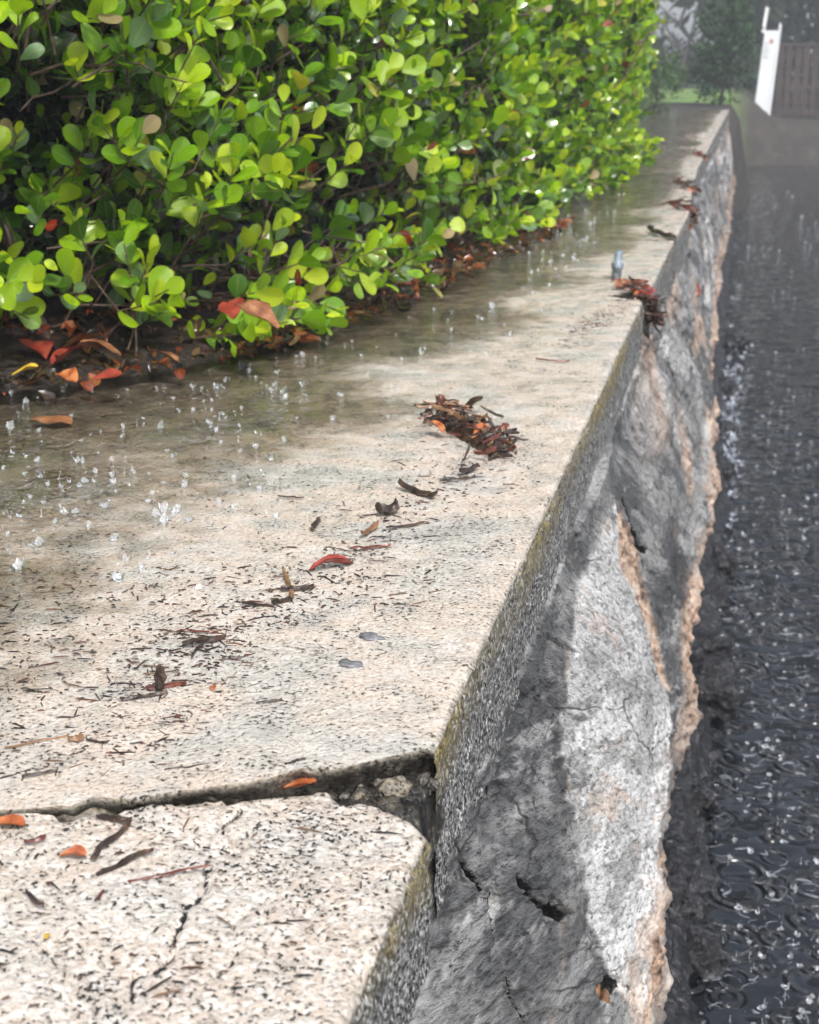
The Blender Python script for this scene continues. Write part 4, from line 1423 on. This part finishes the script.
# --- litter clumps at the breaks of the cap edge
def litter_clump(label, pts, n, seed, spread, drop, red):
    c0 = np.mean(pts, 0)
    root = tag(empty('litter_clump', tuple(c0)), label, 'leaf clump')
    g = np.random.default_rng(seed)
    for k in range(n):
        f = g.random() * (len(pts) - 1)
        i = min(int(f), len(pts) - 2)
        c = pts[i] + (pts[i + 1] - pts[i]) * (f - i) + g.normal(0, spread, 3) * np.array([.6, 1.5, .5]) - c0
        if g.random() < .84:
            me = flake_mesh('bark_strip', g.uniform(.025, .07), g.uniform(.006, .014), g.uniform(.003, .006), g.uniform(-.05, .25), .3, seed * 50 + k, n=5)
            o = link('bark_strip', me, [M_bark, M_bark, M_bark_red][k % 3], root, loc=c)
            o.rotation_euler = (g.normal(0, .18), g.normal(0, .18), g.uniform(0, 6.28))
        else:
            mt = M_redleaf if g.random() < red else [M_orange, M_brownleaf, M_brownleaf][k % 3]
            leaf_obj('dead_leaf', c, g.uniform(.03, .055), g.uniform(0, 6.28), mt, tilt=(g.normal(0, .7), g.normal(0, .7)), parent=root, seed=k)
    return root


def edgept(px_, py_, z):
    return at(px_, py_, z)


pb = np.array([(-.28, 3.66, .008), (-.235, 3.56, .004), (-.198, 3.50, -.015), (-.195, 3.485, -.04), (-.193, 3.48, -.07)])
litter_clump('dark leaf litter spilling over the edge at the nearest break of the cap', pb, 70, 61, .013, .1, .08)
pb = np.array([(-.30, 4.9, .01), (-.245, 4.85, .012), (-.222, 4.82, -.03), (-.22, 4.8, -.07)])
pb2 = np.array([(-.28, 5.75, .008), (-.215, 5.65, .014), (-.188, 5.6, -.02), (-.184, 5.58, -.06)])
litter_clump('reddish leaf litter on the edge between two breaks of the cap', pb2, 40, 62, .015, .1, .7)
pb3 = np.array([(-.30, 6.75, .012), (-.24, 6.65, .014), (-.215, 6.6, -.02)])
litter_clump('farthest clump of red and orange leaves on the cap edge', pb3, 36, 63, .018, .1, .8)
pb4 = np.array([(-.38, 9.2, .01), (-.28, 9.0, .01), (-.240, 8.9, -.02)])
litter_clump('thin dark line of litter across the far cap', pb4, 22, 64, .02, .1, .1)
yz = facept(691, 290)
o = leaf_obj('fallen_leaf', (float(edge_x(yz[0]) + lean(yz[1], yz[0])) + .02, yz[0], yz[1]), .05, R(70), M_redleaf, 'single bright red leaf stuck to the wall face below the cap', tilt=(R(80), R(25)), seed=4)

# --- pipe stub on the cap
p = at(616, 276)
bm = bmesh.new()
prof = [(0.0125, -.02), (.0125, .030), (.0150, .031), (.0155, .044), (.0110, .046), (.0105, .074), (.0085, .077), (.0, .0775)]
an = np.linspace(0, 2 * np.pi, 16, endpoint=False)
V = np.concatenate([[(r * math.cos(a), r * math.sin(a), z) for a in an] for r, z in prof])
Fq = np.array([(i * 16 + k, i * 16 + (k + 1) % 16, (i + 1) * 16 + (k + 1) % 16, (i + 1) * 16 + k) for i in range(len(prof) - 1) for k in range(16)])
me = mesh_np('pipe_stub', V, [Fq])
bm.free()
tag(link('pipe_stub', me, M_stub, loc=(p[0], p[1], -.012), rot=(R(3), R(4), 0)), 'short blue-grey pipe stub standing upright on the flooded cap', 'pipe stub')

# ================================================================== RAIN SPLASHES
ico = bmesh.new()
bmesh.ops.create_icosphere(ico, subdivisions=1, radius=1)
ICO_V = np.array([v.co[:] for v in ico.verts])
ICO_F = np.array([[v.index for v in f.verts] for f in ico.faces])
ico.free()


def splash_mesh(name, pts, sizes, seed, crown=.4):
    g = np.random.default_rng(seed)
    V, Tn, Qn, off = [], [], [], 0
    for p, sz in zip(pts, sizes):
        nd = g.integers(2, 6)
        if g.random() < crown:
            k = 9
            an = np.linspace(0, 2 * np.pi, k, endpoint=False) + g.uniform(0, 1)
            r0, r1, h = sz * .55, sz * g.uniform(.75, 1.3), sz * g.uniform(.4, 1.2)
            lo = np.stack([r0 * np.cos(an), r0 * np.sin(an), 0 * an - .001], -1)
            md = np.stack([r0 * 1.05 * np.cos(an), r0 * 1.05 * np.sin(an), 0 * an + h * .45], -1)
            hi = np.stack([r1 * np.cos(an), r1 * np.sin(an), h * g.uniform(.2, 1.7, k) ** 1.4], -1)
            v = np.concatenate([lo, md, hi]) + p
            V.append(v)
            Qn.append(np.array([(a * k + i, a * k + (i + 1) % k, (a + 1) * k + (i + 1) % k, (a + 1) * k + i) for a in range(2) for i in range(k)]) + off)
            off += len(v)
        elif g.random() < .35:                # a rebounding jet
            k = 6
            an = np.linspace(0, 2 * np.pi, k, endpoint=False)
            hh = sz * g.uniform(1.0, 2.6)
            tl = g.normal(0, .15, 2)
            rows = [(sz * .35, 0), (sz * .13, hh * .3), (sz * .09, hh * .7), (sz * .16, hh * .9), (sz * .03, hh)]
            v = np.concatenate([[(r * math.cos(a) + tl[0] * z, r * math.sin(a) + tl[1] * z, z) for a in an] for r, z in rows]) + p
            V.append(v)
            Qn.append(np.array([(a * k + i, a * k + (i + 1) % k, (a + 1) * k + (i + 1) % k, (a + 1) * k + i) for a in range(4) for i in range(k)]) + off)
            off += len(v)
        for q in range(nd):
            a = g.uniform(0, 6.28)
            rr_ = sz * g.uniform(.3, 2.2)
            c = p + np.array([rr_ * math.cos(a), rr_ * math.sin(a), sz * abs(g.normal(.9, .8))])
            r = sz * g.uniform(.04, .10)
            V.append(ICO_V * r * np.array([1, 1, g.uniform(1, 1.6)]) + c)
            Tn.append(ICO_F + off)
            off += len(ICO_V)
    return mesh_np(name, np.concatenate(V), [np.concatenate(Tn), np.concatenate(Qn)])


g_ = np.random.default_rng(404)
pts, szs = [], []
while len(pts) < 620:
    u = g_.random()
    if u < .55:
        px_, py_ = g_.uniform(-220, 290), np.clip(g_.normal(490, 62), 388, 640)
    elif u < .75:
        px_, py_ = g_.uniform(200, 520), g_.uniform(300, 430)
    else:
        px_, py_ = g_.normal(570, 40), g_.normal(245, 28)
    p = at(px_, py_, WATER_CAP)
    if p[1] > 7.5 or p[0] > -.42 - .1 * (p[1] < 2.6) or p[1] < 1.35 or p[0] < -1.2:
        continue
    hx = np.interp(p[1], HEDGE[:, 1], HEDGE[:, 0])
    if p[0] < hx + .06:
        continue
    if p[0] + .75 > 0 and g_.random() < (.5 if p[1] < 2.6 else .1):
        continue
    pts.append(p); szs.append((.0026 + .0042 * g_.random() ** 2) * (1.25 if p[1] > 3 else 1))
o = link('rain_splashes', splash_mesh('rain_splashes', pts, szs, 1, .6), M_drop)
tag(o, 'raindrops splashing up from the water on the cap', 'splashes', kind='stuff')

pts, szs = [], []
for k in range(950):
    py_ = 190 + 840 * g_.random() ** 1.35
    px_ = g_.uniform(700, 830)
    p = at(px_, py_, WZ)
    if p[0] < float(edge_x(p[1])) + .16:
        continue
    pts.append(p); szs.append(g_.uniform(.0025, .0065) * (1 + .07 * p[1]))
o = link('rain_splashes', splash_mesh('rain_splashes', pts, szs, 2, .35), M_drop)
tag(o, 'raindrops splashing up all over the dark canal', 'splashes', kind='stuff')
pts, szs = [], []
for k in range(420):                         # runoff hitting the rocks
    py_ = np.clip(g_.normal(425, 60), 300, 600)
    px_ = np.interp(py_, [300, 420, 480, 600], [732, 727, 726, 722]) + g_.normal(3, 6)
    p = at(px_, py_, WZ + .015)
    pts.append(p); szs.append(g_.uniform(.006, .018))
o = link('runoff_splashes', splash_mesh('runoff_splashes', pts, szs, 3, .45), M_spray_glint)
tag(o, 'pale spray of runoff along the foot of the seawall', 'spray', kind='stuff')
# low crests where drops have struck, coloured pale as painted sky glints
V, Qn, off = [], [], 0
for k in range(300):
    py_ = 540 + 500 * g_.random() ** .8
    px_ = g_.uniform(690, 830)
    p = at(px_, py_, WZ)
    if p[0] < float(edge_x(p[1])) + .15:
        continue
    rr0 = g_.uniform(.008, .036) * (1 + .10 * max(0, p[1] - 3))
    a0, da = g_.uniform(0, 6.28), g_.uniform(.4, 1.9)
    m_ = 14
    an = a0 + np.linspace(0, da, m_)
    rad = rr0 * (1 + .12 * np.sin(an * 3 + k) + g_.normal(0, .03, m_))
    th = (.0005 + .0022 * g_.random() ** 2.5) * np.sin(np.linspace(0, np.pi, m_)) ** .6 * (1 + .12 * p[1]) + .0002
    ring = []
    for u_, zz_ in ((-1.0, -.3), (-.3, .75), (.3, .75), (1.0, -.3)):
        ring.append(np.stack([p[0] + (rad + u_ * th) * np.cos(an), p[1] + (rad + u_ * th) * np.sin(an), WZ + .0005 + zz_ * th * 1.2], -1))
    V.append(np.stack(ring, 1).reshape(-1, 3))
    Qn.append(grid_faces(m_, 4, off))
    off += m_ * 4
o = link('rain_rings', mesh_np('rain_rings', np.concatenate(V), [np.concatenate(Qn)]), M_spray_glint)
tag(o, 'pale rings and crests of rain on the canal', 'rings', kind='stuff')

# ================================================================== BACKGROUND
M_fence = simple_mat('weathered_brown_boards', [(.3, (.024, .014, .011)), (.6, (.06, .036, .027)), (.75, (.11, .075, .058))], 6, .6, .4)
fy = 28.6
fz = -.47
fence = tag(empty('fence', (1.5, fy, fz)), 'brown slatted wooden fence on the far bank', 'fence')


def box_mesh(name, sx, sy, sz, bev=.004):
    bm = bmesh.new()
    bmesh.ops.create_cube(bm, size=1)
    bmesh.ops.scale(bm, vec=(sx, sy, sz), verts=bm.verts)
    bmesh.ops.bevel(bm, geom=bm.edges[:], offset=bev, segments=1, affect='EDGES')
    me = bpy.data.meshes.new(name)
    bm.to_mesh(me); bm.free()
    return me


slat_me = box_mesh('slat', .105, .03, 1.2)
slat_me.materials.append(M_fence)
xs = np.arange(.32, 4.6, .15)
for i, xx in enumerate(xs):
    o = bpy.data.objects.new('slat', slat_me)
    COL.objects.link(o)
    o.parent = fence
    o.location = (xx - 1.5, 0, .66 + random.uniform(-.01, .01))
    o.rotation_euler = (0, random.gauss(0, .006), 0)
for zz in (.30, 1.10):
    link('rail', box_mesh('rail', 4.6, .05, .09), M_fence, fence, loc=(.95, .045, zz))
link('rail', box_mesh('rail', 4.6, .12, .05), M_fence, fence, loc=(.95, .02, 1.285))
for xx in (.35, 2.4, 4.45):
    link('post', box_mesh('post', .10, .10, 1.4), M_fence, fence, loc=(xx - 1.5, .12, .6))

# white board leaning at the fence
M_white = simple_mat('white_painted_board', [(.3, (.70, .71, .73)), (.7, (.82, .83, .85))], 5, .35, .1)
M_mark = simple_mat('red_print', [(.3, (.45, .12, .10)), (.7, (.55, .2, .16))], 20, .5, .1)
M_mark2 = simple_mat('grey_print', [(.3, (.35, .37, .42)), (.7, (.5, .52, .56))], 20, .5, .1)
pbm = at_depth(762, 117, 28.2)
board = tag(empty('white_board', tuple(pbm)), 'tall narrow white board leaning in front of the brown fence', 'board')
px2m = 28.2 / 1547


def board_part(name, pts_px, y0, th, mat, part=None):
    """pts in picture proportions about the board's foot; extruded to a real thickness"""
    n_ = len(pts_px)
    pts_px = [(x - .066 * (117 - y), y) for x, y in pts_px]
    v = [((x - 762) * px2m, y0, (117 - y) * px2m) for x, y in pts_px] + [((x - 762) * px2m, y0 + th, (117 - y) * px2m) for x, y in pts_px]
    me = bpy.data.meshes.new(name)
    me.from_pydata(v, [], [tuple(range(n_)), tuple(range(2 * n_ - 1, n_ - 1, -1))] + [(i, i + n_, (i + 1) % n_ + n_, (i + 1) % n_) for i in range(n_)])
    me.update()
    bmm = bmesh.new(); bmm.from_mesh(me)
    bmesh.ops.recalc_face_normals(bmm, faces=bmm.faces)
    bmesh.ops.bevel(bmm, geom=bmm.edges[:], offset=.006, segments=1, affect='EDGES')
    bmm.to_mesh(me); bmm.free()
    return link(name, me, mat, part or board)


panel = board_part('panel', [(754.5, 108), (768, 117.5), (778.5, 36), (764.5, 36)], 0, .05, M_white)
board_part('upright', [(761.3, 38), (764.6, 38), (768.5, 15), (765.2, 14)], .005, .05, M_white)
board_part('edge_batten', [(767.2, 116.5), (769.6, 117.6), (780.6, 30), (778.2, 29)], -.015, .06, M_white)
pp = board_part('print', [(769.5, 44), (772.5, 44), (772.2, 48), (769.2, 48)], -.008, .007, M_mark, panel)
for k, yy in enumerate((47, 51, 54, 57, 60)):
    board_part('print', [(763.5 - (yy - 47) * .1 + (k % 2), yy), (768 - (yy - 47) * .1 + k % 3, yy + .6), (768 - (yy - 47) * .1 + k % 3, yy + 1.8), (763.5 - (yy - 47) * .1 + (k % 2), yy + 1.2)], -.008, .007, M_mark2, panel)


# trees and bushes
M_tleaf = leaf_mat('tree_leaf', 'attr', False)
M_trunk = simple_mat('tree_bark', [(.3, (.03, .025, .02)), (.6, (.09, .075, .06))], 8, .7, .8, .02)


def tree(name, label, cat, loc, blobs, n, leaf, cols, seed, trunk=True, group=None, limbs=7, lean_=(0, 0), trunk_r=.08, droop=0.0):
    g = np.random.default_rng(seed)
    root = tag(empty(name, loc), label, cat, group)
    blobs = np.array(blobs, float)              # cx, cy, cz, rx, ry, rz relative to the foot
    vol = blobs[:, 3] * blobs[:, 4] * blobs[:, 5]
    idx = g.choice(len(blobs), n, p=vol / vol.sum())
    v = norm(g.normal(0, 1, (n, 3))) * (g.random(n) ** .42)[:, None]
    P = blobs[idx, :3] + v * blobs[idx, 3:6]
    keep = fbm(P, 2.2 / max(.5, blobs[:, 3].mean()), 3, seed) > -.16
    P = P[keep]; v = v[keep]
    m = len(P)
    Yd = norm(v * .6 + g.normal(0, .7, (m, 3)) + np.array([0, 0, -droop]))
    Zd = norm(np.array([0, 0, .8]) + g.normal(0, .6, (m, 3)))
    C = np.array(cols)[g.integers(0, len(cols), m)] * g.uniform(.7, 1.25, (m, 1))
    me = leaves_mesh('crown', [P, Yd, Zd, g.uniform(leaf * .7, leaf * 1.3, m), C], leaf_template(3, 3, width=.55), seed)
    link('crown', me, M_tleaf, root)
    if trunk:
        top = blobs[:, :3].mean(0) + np.array([0, 0, blobs[:, 5].max() * .3])
        pts = [np.array([0, 0, -.1]) + (top - np.array([0, 0, -.1])) * f + np.append(g.normal(0, .03, 2), 0) * top[2] * (0 < f) for f in np.linspace(0, 1, 7)]
        V_, F_ = tube_mesh('trunk', pts, np.linspace(trunk_r, trunk_r * .4, 7), 8)
        Vs_, Fs_, o_ = [V_], [F_], len(V_)
        for k in range(limbs):
            b = blobs[k % len(blobs)]
            st_p = pts[int(g.integers(2, 6))]
            en = b[:3] + g.normal(0, .5, 3) * b[3:6]
            mid_ = (st_p + en) / 2 + g.normal(0, .08, 3) * top[2] * .4
            v_, f_ = tube_mesh('l', [st_p, mid_, en], [trunk_r * .45, trunk_r * .3, trunk_r * .1], 6)
            Vs_.append(v_); Fs_.append(f_ + o_); o_ += len(v_)
        link('trunk', mesh_np('trunk', np.concatenate(Vs_), [np.concatenate(Fs_)]), M_trunk, root)
    return root


def pos(px_, Y, z):
    q = at_depth(px_, 62, Y)
    return (float(q[0]), Y, z)


DK = [(.010, .020, .011), (.018, .034, .016), (.03, .05, .022)]
MD = [(.04, .09, .035), (.07, .14, .05), (.10, .18, .06)]
PL = [(.12, .17, .08), (.16, .21, .10), (.08, .13, .05)]
tree('bush', 'rounded blue-green bush at the far end of the wall', 'bush', pos(724, 20.6, -.1),
     [(0, 0, .75, .42, .45, .75), (-.15, .1, .5, .35, .35, .5), (.15, .1, 1.15, .3, .35, .4)], 2600, .085, [(.025, .06, .035), (.045, .10, .05), (.07, .14, .07)], 1, limbs=9, trunk_r=.03)
tree('shrub', 'small green shrub where the hedge ends', 'shrub', pos(657, 17.4, -.05), [(0, 0, .4, .32, .4, .4), (.05, -.2, .28, .25, .3, .28)], 1100, .06, MD, 2, limbs=6, trunk_r=.02)
def big(h, w):
    return [(0, 0, h * .72, w, w * .7, h * .26), (-w * .6, 0, h * .5, w * .7, w * .6, h * .22), (w * .6, .3, h * .5, w * .7, w * .6, h * .24), (.2, -.4, h * .28, w * .95, w * .5, h * .18), (0, -.6, h * .12, w * .9, w * .4, h * .12)]


tree('tree', 'tall dark weeping tree behind the fence, nearest the white board', 'tree', pos(772, 34, -.3), big(13, 3.0), 9000, .34, DK, 3, trunk_r=.3, droop=.9, limbs=12)  # this tree and the next raised above the view to darken canal reflections
tree('tree', 'tall dark tree behind the fence cut by the right edge', 'tree', pos(880, 37, -.3), big(14, 3.6), 8000, .38, DK, 4, trunk_r=.35, droop=.8, limbs=12)
tree('tree', 'pale open tree on the lawn left of the bush', 'tree', pos(684, 33, 0), [(-.9, 0, 1.9, .55, .5, .4), (-.2, 0, 2.3, .6, .6, .5), (.5, 0, 1.7, .5, .5, .4), (.7, .3, 2.3, .6, .6, .5), (-.5, .2, 1.3, .4, .4, .25)], 900, .15, PL, 5, limbs=12, trunk_r=.06)
tree('tree', 'tall hazy tree far behind the lawn at left', 'tree', pos(665, 52, .2), [(-2.6, 0, 4.8, 2.4, 1.8, 2.0), (.4, 0, 3.8, 1.3, 1.2, .9), (2.2, 0, 5.2, 2.2, 1.8, 2.2), (-4.6, 1, 3.4, 2.0, 1.6, 1.8)], 1300, .3, PL, 6, trunk_r=.16)
tree('tree', 'hazy round tree far behind, above the blue-green bush', 'tree', pos(722, 46, .1), [(0, 0, 3.0, 1.3, 1.3, 1.6), (.9, 0, 2.2, 1.0, 1.0, 1.3), (.8, .3, 4.0, 1.2, 1.1, 1.3)], 3000, .24, MD, 7, trunk_r=.14)
tree('clipped_hedge', 'dark clipped hedge beyond the lawn', 'hedge', pos(688, 42, .05), [(-1.6, 0, .55, 1.1, .6, .6), (-.4, 0, .55, 1.0, .6, .6), (.8, 0, .55, 1.0, .6, .6), (2.0, 0, .55, 1.1, .6, .6)], 4200, .13, DK, 8, limbs=8, trunk_r=.05)
# a wood farther back closes the view
rw = random.Random(3)
for i, (xx, yy, hh) in enumerate(((-19, 70, 8), (-13, 78, 9), (6, 60, 11), (13, 55, 11), (21, 58, 11), (30, 62, 11))):
    tree('tree', ['big grey-green tree far left behind the hedge', 'big hazy tree behind the lawn, beyond the tall one', 'big dark tree far behind the weeping tree',
                  'big dark tree behind the fence farther right', 'second big tree off to the right', 'last big tree at the far right'][i], 'tree', (xx, yy, .2),
         [(0, 0, hh * .62, hh * .36, hh * .3, hh * .34), (hh * .3, 0, hh * .42, hh * .26, hh * .22, hh * .24), (-hh * .3, 0, hh * .45, hh * .26, hh * .22, hh * .24), (0, -.5, hh * .25, hh * .3, hh * .2, hh * .2)],
         2600, .5, MD if i < 2 else DK, 20 + i, trunk_r=.3, group='trees far behind')

# ================================================================== HAZE of the heavy rain
me = box_mesh('haze', 340, 224, 27, .0001)
hz = link('haze', me, None, loc=(0, 70, -3.2 + 13.5))
s = NT('rain_haze')
for nd in list(s.t.nodes):
    if nd.type == 'BSDF_PRINCIPLED':
        s.t.nodes.remove(nd)
pv = s.t.nodes.new('ShaderNodeVolumePrincipled')
pv.inputs['Color'].default_value = (.86, .90, .97, 1)
pv.inputs['Density'].default_value = .0062
s.t.links.new(pv.outputs[0], s.o.inputs['Volume'])
me.materials.append(s.m)
tag(hz, 'pale haze of falling rain over the whole place', 'haze', kind='stuff')
